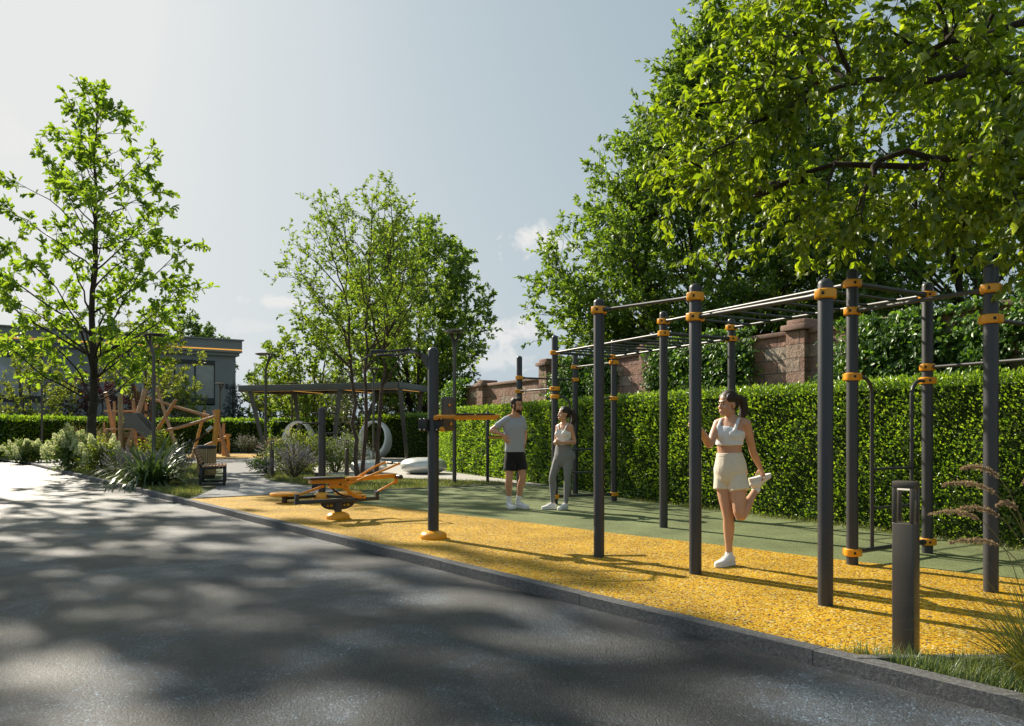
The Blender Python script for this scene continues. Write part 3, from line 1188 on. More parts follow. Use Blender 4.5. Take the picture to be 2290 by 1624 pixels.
def ivy(label, t0, t1, ztop, zmin, n, seed, stems=7):
    r = np.random.default_rng(seed)
    b = wpt((t0 + t1) / 2, .2, 0)
    root = thing('ivy', label, 'ivy', tuple(b))
    mb = MB()
    Ps = []
    cols = []
    for i in range(stems):
        t = t0 + (t1 - t0) * (i + .5 + .3 * r.normal()) / stems
        zt = ztop - r.random() * .35
        p = [wpt(t, .2, 0)]
        for k in range(1, 6):
            p.append(wpt(t + .12 * r.normal(), .2, zt * k / 5))
        mb.tube(p, [.018, .015, .012, .01, .008, .005], 4, caps=False)
        cols.append((t, zt))
    mb.build('stems', 'bark_dark', root)
    # hanging clusters
    nc = int(n / 26)
    for i in range(nc):
        t, zt = cols[r.integers(len(cols))]
        tt = t + r.normal() * (t1 - t0) / stems * .75
        tt = min(max(tt, t0 - .2), t1 + .2)
        z = zmin + (zt - zmin) * r.random() ** .7 + .1
        m = 26
        q = wpt(tt, .24 + abs(r.normal()) * .09, z)
        P = q + np.stack([r.normal(size=m) * .09, r.normal(size=m) * .07, -r.random(m) * .3 + .1], 1)
        Ps.append(P)
    m = n // 5
    tt = t0 + (t1 - t0) * r.random(m)
    P = np.stack([wpt(a, .05 + .35 * (r.random() - .3), ztop + .02 + .12 * r.random() * math.sin(a * 3) ** 2) for a in tt])
    Ps.append(P)
    P = np.concatenate(Ps)
    nn = wpt(0, 1)[:2] - wpt(0, 0)[:2]
    D = nrm(np.array([nn[0] * .5, nn[1] * .5, -.55]) + r.normal(size=P.shape) * .55)
    N = nrm(np.array([nn[0], nn[1], .5]) + r.normal(size=P.shape) * .45)
    L = .095 * (.6 + .6 * r.random(len(P)))
    leaf_obj('foliage', P - b, D, N, L, L * .62, 'oval', 'leaf_ivy', root)
    return root


ivy('dense ivy hanging over the wall behind the ladder posts, right of the pillar', 1.3, 3.95, 2.98, 1.7, 6200, 21, 8)
ivy('ivy cluster spilling over the wall top behind the tallest right-hand post', -.3, .9, 3.25, 1.8, 3200, 22, 4)
ivy('ivy curtain on the wall behind the stretching woman', 5.95, 8.5, 3.12, 1.7, 7500, 23, 7)
ivy('ivy on the wall just right of the highest pillar cap, behind the distant ladder', 10.3, 12.8, 3.0, 1.7, 6500, 24, 7)
ivy('ivy bush covering the far left end of the stone wall', 18.5, 19.9, 2.85, 1.0, 4200, 25, 4)
# ================================================================= WORKOUT RIG
PR = .055


def post_mesh(mb, x, y, h, r=PR, z0=-.02):
    prof = [(r, z0), (r, h - r * .75)] + [(r * math.cos(R(a)), h - r * .75 + r * .75 * math.sin(R(a))) for a in (20, 40, 58, 73, 84)]
    mb.lathe(prof, (x, y, 0), 24)


def clamp(parent, x, y, z, d):
    """orange two-shell clamp ring with a bolt pocket facing direction d"""
    mb = MB()
    r0, r1, hh = PR + .001, PR + .022, .036
    prof = [(r0, -hh), (r1 - .008, -hh), (r1, -hh + .008), (r1 + .002, 0), (r1, hh - .008), (r1 - .008, hh), (r0, hh)]
    seg = 28
    vs, fs = [], []
    for r, q in prof:
        for k in range(seg):
            a = 2 * PI * k / seg
            vs.append(Vector((x + r * math.cos(a), y + r * math.sin(a), z + q)))
    for i in range(len(prof) - 1):
        for k in range(seg):
            fs.append((i * seg + k, i * seg + (k + 1) % seg, (i + 1) * seg + (k + 1) % seg, (i + 1) * seg + k))
    mb.add(vs, fs)
    d = Vector((d[0], d[1], 0)).normalized()
    s = Vector((-d.y, d.x, 0))
    for sg in (-1, 1):
        mb.bar(Vector((x, y, z)) + s * sg * (r1 + .0) - d * .03, Vector((x, y, z)) + s * sg * (r1 + .0) + d * .03, .022, .066, .008)
    c = mb.build('clamp', 'orange', parent)
    bo = MB()
    toC = Vector((-x, -y, 0)).normalized()
    q = Vector((x, y, z)) + (toC * .9 + s * .45 * (1 if s.dot(toC) >= 0 else -1)).normalized() * (r1 + .0015)
    nn = (q - Vector((x, y, z))).normalized()
    sd = Vector((-nn.y, nn.x, 0))
    bo.bar(q - sd * .011, q + sd * .011, .006, .024, .002)
    bo.build('bolt_pocket', 'bolt', parent)
    return c


def pipe(parent, name, a, b, r=.017, m='dark_paint', inset=PR):
    a, b = Vector(a), Vector(b)
    d = (b - a).normalized()
    a2, b2 = a + d * inset, b - d * inset
    mb = MB()
    # flared, tapered sockets at both ends
    e = min(.1, (b2 - a2).length * .2)
    mb.tube([a2, a2 + d * e * .5, a2 + d * e, b2 - d * e, b2 - d * e * .5, b2], [r * 1.35, r * 1.3, r, r, r * 1.3, r * 1.35], 12)
    return mb.build(name, m, parent)


P = {k: G(*uv) for k, uv in {
    'a1': (1339.5, 1245.3), 'a3': (1846, 1353), 'p4': (2216, 1323), 'p5': (1906, 1262), 'p6': (2074, 1236), 'p7': (1484, 1179),
    'p8': (1636, 1165), 'p9': (1373, 1121), 'p10': (1240.7, 1127), 'p11': (1286.5, 1103.5), 'p12': (1161.5, 1110)}.items()}
P['a2'] = G(1555, 1283)
P['p13'] = P['p4'] + (P['p6'] - P['p5'])


def make_rig(name, label, posts, clamps, bars):
    base = P[posts[0][0]]
    root = thing(name, label, 'workout frame', (base.x, base.y, 0))
    for k, h in posts:
        mb = MB()
        post_mesh(mb, P[k].x, P[k].y, h)
        po = mb.build('post', 'dark_paint', root)
        for (z, other) in clamps.get(k, []):
            d = P[other] - P[k]
            clamp(po, P[k].x, P[k].y, z, (d.x, d.y))
    for (n, a, za, b, zb, r) in bars:
        pipe(root, n, (P[a].x, P[a].y, za), (P[b].x, P[b].y, zb), r)
    return root


make_rig('pull_up_frame', 'row of three dark posts beside the kerb joined by two pull-up bars, orange clamps', [('a1', 2.64), ('a2', 2.62), ('a3', 2.42)],
         {'a1': [(2.52, 'a2')], 'a2': [(2.5, 'a1'), (2.315, 'a3')], 'a3': [(2.305, 'a2')]},
         [('bar', 'a1', 2.52, 'a2', 2.5, .017), ('bar', 'a2', 2.315, 'a3', 2.305, .02)])

rig = make_rig('monkey_bar_frame', 'large dark monkey bar frame with ladders and orange clamps along the hedge',
               [('p5', 2.855), ('p6', 2.86), ('p4', 2.63), ('p13', 2.63), ('p7', 2.88), ('p8', 2.89), ('p9', 2.94), ('p10', 2.95), ('p11', 2.85), ('p12', 2.74)],
               {'p5': [(2.71, 'p6'), (2.442, 'p4'), (1.81, 'p6'), (.117, 'p6')], 'p6': [(2.72, 'p5'), (1.957, 'p13'), (1.817, 'p5'), (.118, 'p5')],
                'p4': [(2.43, 'p5'), (2.187, 'p13')], 'p13': [(2.187, 'p4'), (1.957, 'p6')],
                'p7': [(2.743, 'p5'), (2.582, 'p8')], 'p8': [(2.754, 'p6'), (2.593, 'p7')],
                'p9': [(2.624, 'p8'), (2.52, 'p11'), (1.869, 'p10'), (.13, 'p10')], 'p10': [(2.647, 'p7'), (2.02, 'p12'), (1.88, 'p9'), (.13, 'p9')],
                'p11': [(2.577, 'p9'), (2.317, 'p12')], 'p12': [(2.312, 'p11'), (2.05, 'p10')]},
               [('beam', 'p5', 2.71, 'p6', 2.72, .026), ('bar', 'p5', 2.442, 'p4', 2.43, .019), ('bar', 'p6', 1.957, 'p13', 1.957, .017), ('bar', 'p4', 2.187, 'p13', 2.187, .02),
                ('rail', 'p7', 2.743, 'p5', 2.71, .02), ('rail', 'p8', 2.754, 'p6', 2.72, .02), ('beam', 'p7', 2.582, 'p8', 2.593, .026),
                ('rail', 'p10', 2.647, 'p7', 2.582, .019), ('rail', 'p9', 2.624, 'p8', 2.593, .019),
                ('bar', 'p12', 2.312, 'p11', 2.317, .017), ('bar', 'p12', 2.05, 'p10', 2.02, .017), ('bar', 'p11', 2.577, 'p9', 2.52, .017), ('beam', 'p10', 2.647, 'p9', 2.624, .024),
                ('ladder_foot', 'p5', .117, 'p6', .118, .024), ('ladder_foot', 'p10', .13, 'p9', .13, .024)])
# rungs of the two overhead ladders
for (a, b, c, d, za, zb, n) in (('p7', 'p5', 'p8', 'p6', 2.743, 2.71, 8), ('p10', 'p7', 'p9', 'p8', 2.645, 2.584, 8)):
    for i in range(1, n):
        f = i / n
        q0 = P[a].lerp(P[b], f)
        q1 = P[c].lerp(P[d], f)
        z = za + (zb - za) * f
        pipe(rig, 'rung', (q0.x, q0.y, z), (q1.x, q1.y, z + .008), .015, inset=.012)
# wall ladders with bent uprights
for (a, b, zt, zb, rg, f0, f1) in (('p5', 'p6', 1.812, .117, (.907, .52), .245, .775), ('p10', 'p9', 1.875, .13, (.95, .54), .25, .77)):
    A, B = P[a], P[b]
    d = (B - A).normalized()
    w = (B - A).length
    for q, sg, f in ((A, 1, f0), (B, -1, f1)):
        x = A + (B - A) * f
        s0 = q + d * sg * PR
        mb = MB()
        pts = [(s0.x, s0.y, zt)]
        rr = .16
        cx = x - d * sg * rr
        pts.append((cx.x, cx.y, zt))
        for an in (25, 50, 75, 90):
            q2 = cx + d * sg * rr * math.sin(R(an))
            pts.append((q2.x, q2.y, zt - rr + rr * math.cos(R(an))))
        pts.append((x.x, x.y, zb))
        mb.tube(pts, .019, 12)
        mb.build('ladder_upright', 'dark_paint', rig)
    for z in rg:
        q0, q1 = A + (B - A) * f0, A + (B - A) * f1
        pipe(rig, 'rung', (q0.x, q0.y, z), (q1.x, q1.y, z), .015, inset=.01)

# ================================================================= EXERCISE STATIONS
def dome_base(parent, x, y, r=.17, h=.1, m='orange'):
    mb = MB()
    prof = [(r * .96, -.01), (r, .02)] + [(r * math.cos(R(a)) ** .7, .02 + (h - .02) * math.sin(R(a))) for a in (15, 30, 45, 60, 72)] + [(r * .3, h)]
    mb.lathe(prof, (x, y, 0), 28)
    return mb.build('base_cover', m, parent)


def L2(root_p, ax):
    """local frame: s along ax, w sideways, z up"""
    ax = Vector((ax[0], ax[1], 0)).normalized()
    sd = Vector((-ax.y, ax.x, 0))
    return lambda s, w, z: Vector((root_p.x, root_p.y, 0)) + ax * s + sd * w + Vector((0, 0, z))


# --- rowing machine
rp = G(755.5, 1160)
row = thing('rowing_machine', 'orange and black outdoor rowing machine on one dome foot', 'exercise machine', (rp.x, rp.y, 0))
f = L2(rp, (.837, .547))
dome_base(row, rp.x, rp.y, .175, .105)
mb = MB(); mb.tube([f(0, 0, .05), f(0, 0, .24)], .058, 20); mb.build('stub_post', 'dark_paint', row)
mb = MB()
for sg in (-1, 1):                                        # curved gusset plates with round holes
    arc = [f(sg * .06, 0, .13)] + [f(sg * (.06 + .2 * math.sin(R(a))), 0, .235 - .105 * math.cos(R(a))) for a in (0, 22, 45, 68, 90)] + [f(sg * .06, 0, .235)]
    sd = (f(0, 1, 0) - f(0, 0, 0))
    mb.extrude([p - sd * .006 for p in arc], sd * .012)
    mb.build('gusset', 'black_metal', row)
    mb = MB()
for s, r in ((.1, .017), (.155, .021), (-.1, .021), (-.155, .017)):
    mb = MB(); mb.tube([f(s, -.009, .195), f(s, .009, .195)], r, 14); mb.build('gusset_hole', 'yellow', row)
mb = MB(); mb.bar(f(-.64, 0, .265), f(.64, 0, .265), .055, .055, .004); mb.build('beam', 'dark_paint', row)
for s in (-.61, .61):
    mb = MB()
    mb.box((0, 0, 0), (.05, .075, .1), bev=.008, mtx=Matrix.Translation(f(s, 0, .335)) @ Matrix.Rotation(math.atan2(.547, .837), 4, 'Z'))
    mb.tube([f(s, -.05, .36), f(s, .05, .36)], .022, 14)
    mb.build('pivot_bracket', 'dark_paint', row)
mb = MB(); mb.bar(f(-.6, .01, .365), f(-.2, .01, .485), .026, .034, .006); mb.build('link_arm', 'orange_dk', row)
mb = MB(); mb.bar(f(.62, .01, .365), f(.93, .01, .51), .024, .03, .006); mb.build('link_arm', 'orange_dk', row)
mb = MB(); mb.bar(f(-.42, 0, .556), f(.0, 0, .556), .16, .06, .008); mb.bar(f(-.02, 0, .56), f(.94, 0, .6), .06, .065, .008); mb.build('seat_rail', 'orange_dk', row)
mb = MB(); mb.bar(f(-.47, 0, .603), f(.06, 0, .603), .3, .026, .01); mb.build('seat_pad', 'black_metal', row)
mb = MB(); mb.bar(f(-.14, 0, .49), f(.16, 0, .49), .09, .085, .01); mb.build('pivot_housing', 'orange_dk', row)
mb = MB()
cv = [f(.05, -.02, .47), f(.13, -.02, .43), f(.2, -.02, .36), f(.29, -.02, .315), f(.42, -.02, .305)]
mb.tube([tuple(p) for p in catmull([tuple(p) for p in cv], 4)], (.03), 10, squash=None)
mb.build('curved_arm', 'orange_dk', row)
mb = MB()
cv = [f(-.1, .06, .48), f(-.02, .06, .4), f(.1, .06, .33), f(.3, .06, .29)]
mb.tube([tuple(p) for p in catmull([tuple(p) for p in cv], 4)], .016, 8)
mb.build('hose', 'black_metal', row)
mb = MB()
for q in (f(-.17, -.055, .5), f(.02, -.055, .5), f(.14, -.055, .56), f(.36, -.055, .31)):
    mb.ell(q, (.014, .014, .014), 10, 8)
mb.build('pivot_bolt', 'bolt', row)
for sg in (-1, 1):
    w0, w1 = sg * .06, sg * .26
    mb = MB()
    pts = [f(.1, w0, .47), f(.2, w0, .52), f(.62, w1 * .9, .7), f(.8, w1, .775), f(.85, w1, .79), f(.875, w1 * .9, .79), f(.88, w1 * .7, .79)]
    mb.tube([tuple(p) for p in catmull([tuple(p) for p in pts], 4)], .0165, 10)
    h = mb.build('handle', 'orange_dk', row)
    mb = MB(); mb.tube([f(.88, w1 * .74, .79), f(.89, w1 * .2, .79)], .02, 12, dome=.5); mb.build('grip', 'black_metal', h)
mb = MB(); mb.tube([f(.93, -.17, .585), f(.93, .17, .585)], .034, 16, dome=.35); mb.build('footrest', 'black_metal', row)
mb = MB(); mb.box((0, 0, 0), (.05, .05, .1), bev=.006, mtx=Matrix.Translation(f(.93, 0, .53))); mb.build('footrest_bracket', 'orange_dk', row)

# --- waist twister with stepped hand bars
tp = G(720, 1117)
tw = thing('twister_station', 'waist twister of round orange plates about a dark post with stepped hand bars', 'exercise machine', (tp.x, tp.y, 0))
mb = MB(); post_mesh(mb, tp.x, tp.y, 1.72, .068); mb.build('post', 'dark_paint', tw)
dome_base(tw, tp.x, tp.y, .17, .14)
f = L2(tp, (1, 0))
for (s0, s1, w, z) in ((-.35, -.05, -.06, 1.42), (.05, .35, -.06, 1.235), (-.21, .27, .09, 1.605)):
    mb = MB(); mb.tube([f(s0, w, z), f(s1, w, z)], .016, 10, dome=.6); mb.build('hand_bar', 'dark_paint', tw)
for (s, w, m) in ((-.52, -.62, 0), (.58, -.42, 0)):
    ax = Vector((s, w, 0)).normalized()
    mb = MB(); mb.bar(f(0, 0, .07), f(s, w, .07), .05, .05, .004); mb.build('arm', 'black_metal', tw)
    mb = MB(); mb.tube([f(s, w, -.0), f(s, w, .125)], .05, 16); mb.build('stub', 'dark_paint', tw)
    mb = MB()
    mb.lathe([(.2, .122), (.245, .128), (.258, .148), (.25, .168), (.22, .178), (.1, .181)], f(s, w, 0), 36)
    mb.build('twist_plate', 'orange', tw)
mb = MB()
sd = Vector((0, .012, 0))
mb.extrude([f(-.06, 0, .2), f(-.06, 0, .5), f(-.12, 0, .5), f(-.2, 0, .2)], sd)
mb.build('gusset', 'black_metal', tw)

# --- dip and knee-raise tower with hand grips
dp = G(969, 1204)
dt = thing('dip_station', 'dark pole with dip arms, back pad and bent pull-up grips on orange dome foot', 'exercise machine', (dp.x, dp.y, 0))
mb = MB(); post_mesh(mb, dp.x, dp.y, 2.29, .067); mb.build('post', 'dark_paint', dt)
dome_base(dt, dp.x, dp.y, .165, .1)
f = L2(dp, (1, 0))
sdv = Vector((0, 1, 0))
mb = MB(); mb.extrude([f(-.05, -.006, 1.98), f(-.05, -.006, 2.2), f(-.165, -.006, 2.215), f(-.15, -.006, 2.15)], sdv * .012); mb.build('bracket', 'brown_metal', dt)
for sg in (-1, 1):
    mb = MB()
    pts = [f(-.15, sg * .02, 2.19), f(-.27, sg * .16, 2.25), f(-.46, sg * .24, 2.215), f(-.54, sg * .25, 2.205)]
    for a, b in zip(pts[:-1], pts[1:]):
        mb.bar(a, b, .034, .024, .005)
    hb = mb.build('grip_arm', 'dark_paint', dt)
    mb = MB(); mb.tube([f(-.52, sg * .25, 2.215), f(-.7, sg * .25, 2.21)], .019, 12, dome=.5); mb.build('grip', 'black_metal', hb)
mb = MB(); mb.bar(f(-.54, -.25, 2.205), f(-.66, -.25, 2.2), .034, .024, .004); mb.bar(f(-.66, -.25, 2.2), f(-.8, -.28, 2.1), .034, .024, .004); mb.build('grip_arm', 'dark_paint', dt)
mb = MB()
mb.extrude([f(-.15, -.22, 2.19), f(-.4, -.2, 2.22), f(-.27, -.16, 2.245)], Vector((0, .006, 0)))
mb.build('grip_plate', 'brown_metal', dt)
# clamp plates
for s in (-.12, .075):
    mb = MB(); mb.box(tuple(f(s, -.03, 1.36)), (.1, .1, .155), bev=.006)
    mb.build('clamp_plate', 'black_metal', dt)
mb = MB()
for s in (-.15, -.1, .05, .1):
    for z in (1.3, 1.425):
        mb.ell(f(s, -.085, z), (.012, .01, .012), 10, 8)
mb.build('clamp_bolt', 'steel', dt)
mb = MB(); mb.box(tuple(f(.155, .2, 1.49)), (.165, .05, .42), (0, 0, .35), .03, 3); mb.build('back_pad', 'brown_metal', dt)
mb = MB()
for z, s in ((1.6, .18), (1.37, .2)):
    mb.ell(f(s, .165, z), (.014, .014, .018), 12, 8)
mb.build('pad_bolt', 'orange', dt)
for (w, s1, z) in ((-.2, .8, 1.452), (.3, .76, 1.44)):
    mb = MB(); mb.bar(f(.06, w * .9, z), f(s1, w, z + .004), .075, .042, .012); ar = mb.build('dip_arm', 'orange_dk', dt)
    mb = MB()
    for a, b in ((.28, .5), (.52, .74)):
        mb.bar(f(a, w, z + .028), f(b, w, z + .03), .085, .018, .007)
    mb.build('arm_pad', 'black_metal', ar)
mb = MB(); mb.bar(f(.05, -.2, 1.44), f(.05, .3, 1.44), .05, .05, .005); mb.build('cross_tube', 'orange_dk', dt)
mb = MB(); mb.tube([f(.11, -.12, 1.305), f(.11, -.02, 1.305)], .03, 16, dome=.4); mb.build('peg', 'orange', dt)

# --- slim post with one arm rest
sp = G(1090.5, 1078)
st = thing('arm_rest_post', 'slim dark post with a ball top and a short orange arm rest, beside the man', 'exercise machine', (sp.x, sp.y, 0))
mb = MB(); mb.tube([(sp.x, sp.y, -.03), (sp.x, sp.y, 1.66)], .039, 16, dome=.4); mb.build('post', 'dark_paint', st)
mb = MB(); mb.ell((sp.x, sp.y, 1.7), (.05, .05, .04), 16, 10); mb.build('ball_top', 'black_metal', st)
mb = MB(); mb.bar((sp.x + .02, sp.y - .06, 1.105), (sp.x + .72, sp.y - .06, 1.105), .1, .055, .012); ar = mb.build('arm_rest', 'orange_dk', st)
mb = MB(); mb.bar((sp.x + .06, sp.y - .06, 1.14), (sp.x + .34, sp.y - .06, 1.14), .11, .02, .006); mb.bar((sp.x + .38, sp.y - .06, 1.14), (sp.x + .66, sp.y - .06, 1.14), .11, .02, .006); mb.build('arm_pad', 'black_metal', ar)
# ================================================================= LAMPS
def make_lamp():
    """3.75 m post: square-ish pole, leaning neck that forks round a teardrop hole, flat oval head reaching back (+x)"""
    root = thing('street_lamp', 'lamp', 'street lamp')
    mb = MB(); mb.tube([(0, 0, -.03), (0, 0, 3.22), (-.03, 0, 3.3)], [.05, .042, .042], 14); mb.build('pole', 'brown_metal', root, world=False)
    mb = MB()
    for sg in (-1, 1):
        pts = [(-.025, sg * .012, 3.28), (-.07, sg * .02, 3.42), (-.12, sg * .05, 3.54), (-.16, sg * .085, 3.64), (-.17, sg * .1, 3.71)]
        mb.tube([tuple(p) for p in catmull(pts, 3)], [(.03, .04)] * 13, 8, ref=(1, 0, 0))
    mb.build('neck', 'brown_metal', root, world=False)
    mb = MB()
    vs, fs, seg = [], [], 36
    prof = [(.2, -.03), (.27, -.022), (.3, 0), (.295, .012), (.22, .028), (.08, .034)]
    for r, z in prof:
        for k in range(seg):
            a = 2 * PI * k / seg
            vs.append((.04 + r * 1.0 * math.cos(a), r * .88 * math.sin(a), 3.72 + z))
    for i in range(len(prof) - 1):
        for k in range(seg):
            fs.append((i * seg + k, i * seg + (k + 1) % seg, (i + 1) * seg + (k + 1) % seg, (i + 1) * seg + k))
    fs += [tuple(range(seg - 1, -1, -1)), tuple((len(prof) - 1) * seg + k for k in range(seg))]
    mb.add(vs, fs)
    hd = mb.build('head', 'brown_metal', root, world=False)
    mb = MB(); mb.box((.14, 0, 3.684), (.16, .3, .02), bev=.004); ld = mb.build('led_panel', 'black_metal', hd, world=False)
    mb = MB()
    for k in range(5):
        mb.ell((.14, (k - 2) * .055, 3.672), (.02, .018, .006), 10, 6)
    mb.build('lens', 'steel', ld, world=False)
    return root


lamp0 = make_lamp()
lamps = [
    ((-9.15, 20.2), R(-8), 'tall lamp post standing in front of the log climbing frame slide, neck bent left'),
    ((-7.88, 25.3), R(172), 'lamp post beside the lavender bed at the left end of the canopy'),
    ((-1.42, 19.5), R(-92), 'lamp post just right of the pole with dip arms, lens underside facing us'),
    ((-20.8, 35.0), R(10), 'lamp post at the far left beside the timber bench'),
    ((-15.4, 41.7), R(-95), 'lamp post near the building corner and the blue spruce'),
    ((-11.4, 41.0), R(165), 'lamp post whose head shows just above the canopy roof'),
    ((-5.5, 31.4), R(-95), 'lamp post hidden behind the multi-stemmed tree near the ring seats'),
]
for i, (p, rz, lab) in enumerate(lamps):
    o = lamp0 if i == 0 else copy_tree(lamp0)
    o.location = (p[0], p[1], 0)
    o.rotation_euler = (0, 0, rz)
    tag(o, lab, 'street lamp', 'street lamps around the garden')


# ================================================================= BOLLARDS
def make_bollard():
    root = thing('bollard_light', 'b', 'bollard light')
    w, d, h = .125, .085, 1.0
    mb = MB()
    mb.box((0, 0, (h - .24 - .03) / 2), (w, d, h - .24 + .03), bev=.007, seg=3)
    mb.build('body', 'brown_metal', root, world=False)
    mb = MB()
    for sx, sy in ((-1, -1), (1, -1), (-1, 1), (1, 1)):
        mb.box((sx * (w / 2 - .0115), sy * (d / 2 - .0115), h - .14), (.023, .023, .205), bev=.005)
    mb.build('corner_bar', 'brown_metal', root, world=False)
    mb = MB(); mb.box((0, 0, h - .0195), (w, d, .042), bev=.006, seg=2)
    cap = mb.build('cap', 'brown_metal', root, world=False)
    mb = MB(); mb.box((0, 0, h - .046), (w * .6, d * .55, .01)); mb.build('led_strip', 'ledw', cap, world=False)
    return root


b0 = make_bollard()
for i, (p, lab) in enumerate([((2.29, 4.6), 'square bronze bollard light in the grass corner beside the kerb, nearest to us'),
                              ((-4.7, 22.5), 'slim bollard light beside the pale path and the multi-stemmed tree'),
                              ((-6.56, 21.6), 'bollard light half hidden in the lavender bed by the lamp post')]):
    o = b0 if i == 0 else copy_tree(b0)
    o.location = (p[0], p[1], 0)
    o.rotation_euler = (0, 0, math.atan2(KD[1], KD[0]))
    tag(o, lab, 'bollard light', 'bollard lights')

# ================================================================= PERGOLA
FR, FL, BRc = np.array([-4.95, 34.5]), np.array([-12.76, 37.0]), np.array([-4.05, 37.6])
BLc = FL + (BRc - FR)
pg = thing('garden_canopy', 'flat dark canopy on slanted V-shaped legs with warm light strips', 'canopy', (FR[0], FR[1], 0))
mb = MB()
quad = [FR, BRc, BLc, FL]
mb.prism([tuple(q) for q in quad], 3.32, 3.37)
mb.build('roof_deck', 'pergola', pg)
for a, b in zip(quad, quad[1:] + quad[:1]):
    mb = MB(); mb.bar((*a, 3.22), (*b, 3.22), .12, .3, .008); mb.build('edge_beam', 'pergola', pg)
for fr_ in (.33, .66):
    a, b = FR + (FL - FR) * fr_, BRc + (BLc - BRc) * fr_
    mb = MB(); mb.bar((*a, 3.2), (*b, 3.2), .1, .2, .006); mb.build('cross_beam', 'pergola', pg)


def q2(s, w):
    return FR + (FL - FR) * s + (BRc - FR) * w


for (a, b) in (((.02, .08), (.31, .08)), ((.35, .08), (.64, .08)), ((.68, .08), (.98, .08)), ((.03, .06), (.03, .94)), ((.34, .06), (.34, .94)), ((.67, .06), (.67, .94))):
    mb = MB(); p, q = q2(*a), q2(*b); mb.bar((*p, 3.085), (*q, 3.085), .03, .012); mb.build('light_strip', 'led', pg)
legs = [((-4.8, 36.2), q2(.0, .05)), ((-4.55, 36.3), q2(.02, .92)),
        ((-8.3, 36.5), q2(.36, .04)), ((-7.6, 37.6), q2(.3, .92)),
        ((-11.55, 37.2), q2(.94, .05)), ((-10.4, 39.2), q2(.86, .92))]
for (bx, by), tp_ in legs:
    mb = MB()
    mb.tube([(bx, by, -.03), (tp_[0], tp_[1], 3.1)], [(.085, .16), (.13, .19)], 4, ref=(1, 1, 0))
    mb.build('leg', 'pergola', pg)

# ================================================================= RING SEATS AND PEBBLES
def ring_seat(label, c, Ro, depth, ang):
    root = thing('ring_seat', label, 'ring seat', (c[0], c[1], 0), ang, 'white ring seats under the canopy')
    vs, fs = [], []
    n, prof = 56, []
    for k in range(16):                                    # rounded-rectangle ribbon, thicker and deeper at the seat
        a = 2 * PI * k / 16
        sx = abs(math.cos(a)) ** .5 * (1 if math.cos(a) >= 0 else -1)
        sy = abs(math.sin(a)) ** .5 * (1 if math.sin(a) >= 0 else -1)
        prof.append((sx, sy))
    for i in range(n):
        th = 2 * PI * i / n
        low = .5 - .5 * math.sin(th)
        thick = .045 + .07 * low ** 2
        dep = depth * (.3 + .35 * low)
        for sx, sy in prof:
            r = Ro - thick + sx * thick
            vs.append((r * math.cos(th), sy * dep / 2, Ro * 1.08 + r * 1.06 * math.sin(th)))
    m = len(prof)
    for i in range(n):
        for k in range(m):
            fs.append((i * m + k, i * m + (k + 1) % m, ((i + 1) % n) * m + (k + 1) % m, ((i + 1) % n) * m + k))
    mb = MB(); mb.add(vs, fs); mb.build('ring', 'white_shell', root, world=False)
    mb = MB(); mb.box((0, 0, .0), (.5, .36, .06), bev=.02); mb.build('foot', 'silver', root, world=False)


ring_seat('white ring seat at the right end of the canopy, hedge seen through it', (-6.1, 35.2), .8, 1.0, R(-28))
ring_seat('white ring seat rising behind the shrub bed, left under the canopy', (-9.95, 36.9), .8, 1.0, R(-22))


def pebble(label, c, rx, rz_, h):
    root = thing('pebble_seat', label, 'pebble seat', (c[0], c[1], 0), rz_, 'silver pebble seats')
    vs, seg = [], 40
    prof = []
    for i in range(1, 18):
        th = -PI / 2 + PI * i / 18
        prof.append((rx * abs(math.cos(th)) ** .62, h / 2 + h / 2 * math.copysign(abs(math.sin(th)) ** .85, math.sin(th))))
    mb = MB(); mb.lathe(prof, (0, 0, -.01), seg); mb.build('shell', 'silver', root, world=False)
    mb = MB(); mb.lathe([(rx * .55, -.008), (rx * .6, .012), (rx * .5, .02)], (0, 0, 0), 30); mb.build('foot', 'black_metal', root, world=False)


pebble('silver pebble-shaped seat on the pale path, the larger one beside the dip tower', (-2.63, 23.6), .69, 0, .48)
pebble('silver pebble-shaped seat behind the multi-stemmed tree trunks', (-4.33, 23.9), .55, 0, .4)


# ================================================================= BENCHES AND BIN
def make_bench(name, label, loc, rz, wood, L=1.8):
    """local: x along the bench, front is -y"""
    root = thing(name, label, 'bench', loc, rz)
    for x in (-L / 2 + .06, L / 2 - .06):
        mb = MB()
        loop = [(x, -.3, .02), (x, -.31, .42), (x, -.27, .45), (x, .2, .42)]
        mb.bar((x, -.3, .0), (x, -.3, .44), .06, .06, .012, (0, 1, 0))
        mb.bar((x, -.33, .03), (x, .25, .03), .06, .06, .012)
        mb.bar((x, .22, .0), (x, .2, .42), .06, .06, .012, (0, 1, 0))
        mb.bar((x, -.33, .42), (x, .22, .4), .06, .05, .012)
        mb.bar((x, .19, .4), (x, .36, .88), .06, .05, .012, (0, 1, 0))
        mb.build('frame', 'black_metal', root, world=False)
    mb = MB()
    for k in range(7):
        y = -.3 + .075 * k
        mb.box((0, y, .458 - .002 * k), (L, .058, .03), bev=.006)
    mb.build('seat', wood, root, world=False)
    mb = MB()
    for k in range(6):
        z = .53 + .065 * k
        mb.box((0, .185 + .354 * (z - .4), z + .005), (L, .028, .05), (-.34, 0, 0), bev=.006)
    mb.build('backrest', wood, root, world=False)
    return root


make_bench('bench', 'slatted bench with a black frame next to the round litter bin, seen from its end', (-7.2, 18.95, 0), R(109), 'slat', 1.5)
make_bench('bench', 'reddish timber slatted bench by the low hedge at far left', (-19.3, 36.9, 0), R(0), 'slat', 2.7)
make_bench('bench', 'timber slatted bench far off at the left end of the canopy', (-11.55, 38.6, 0), R(-12), 'slat', 1.7)

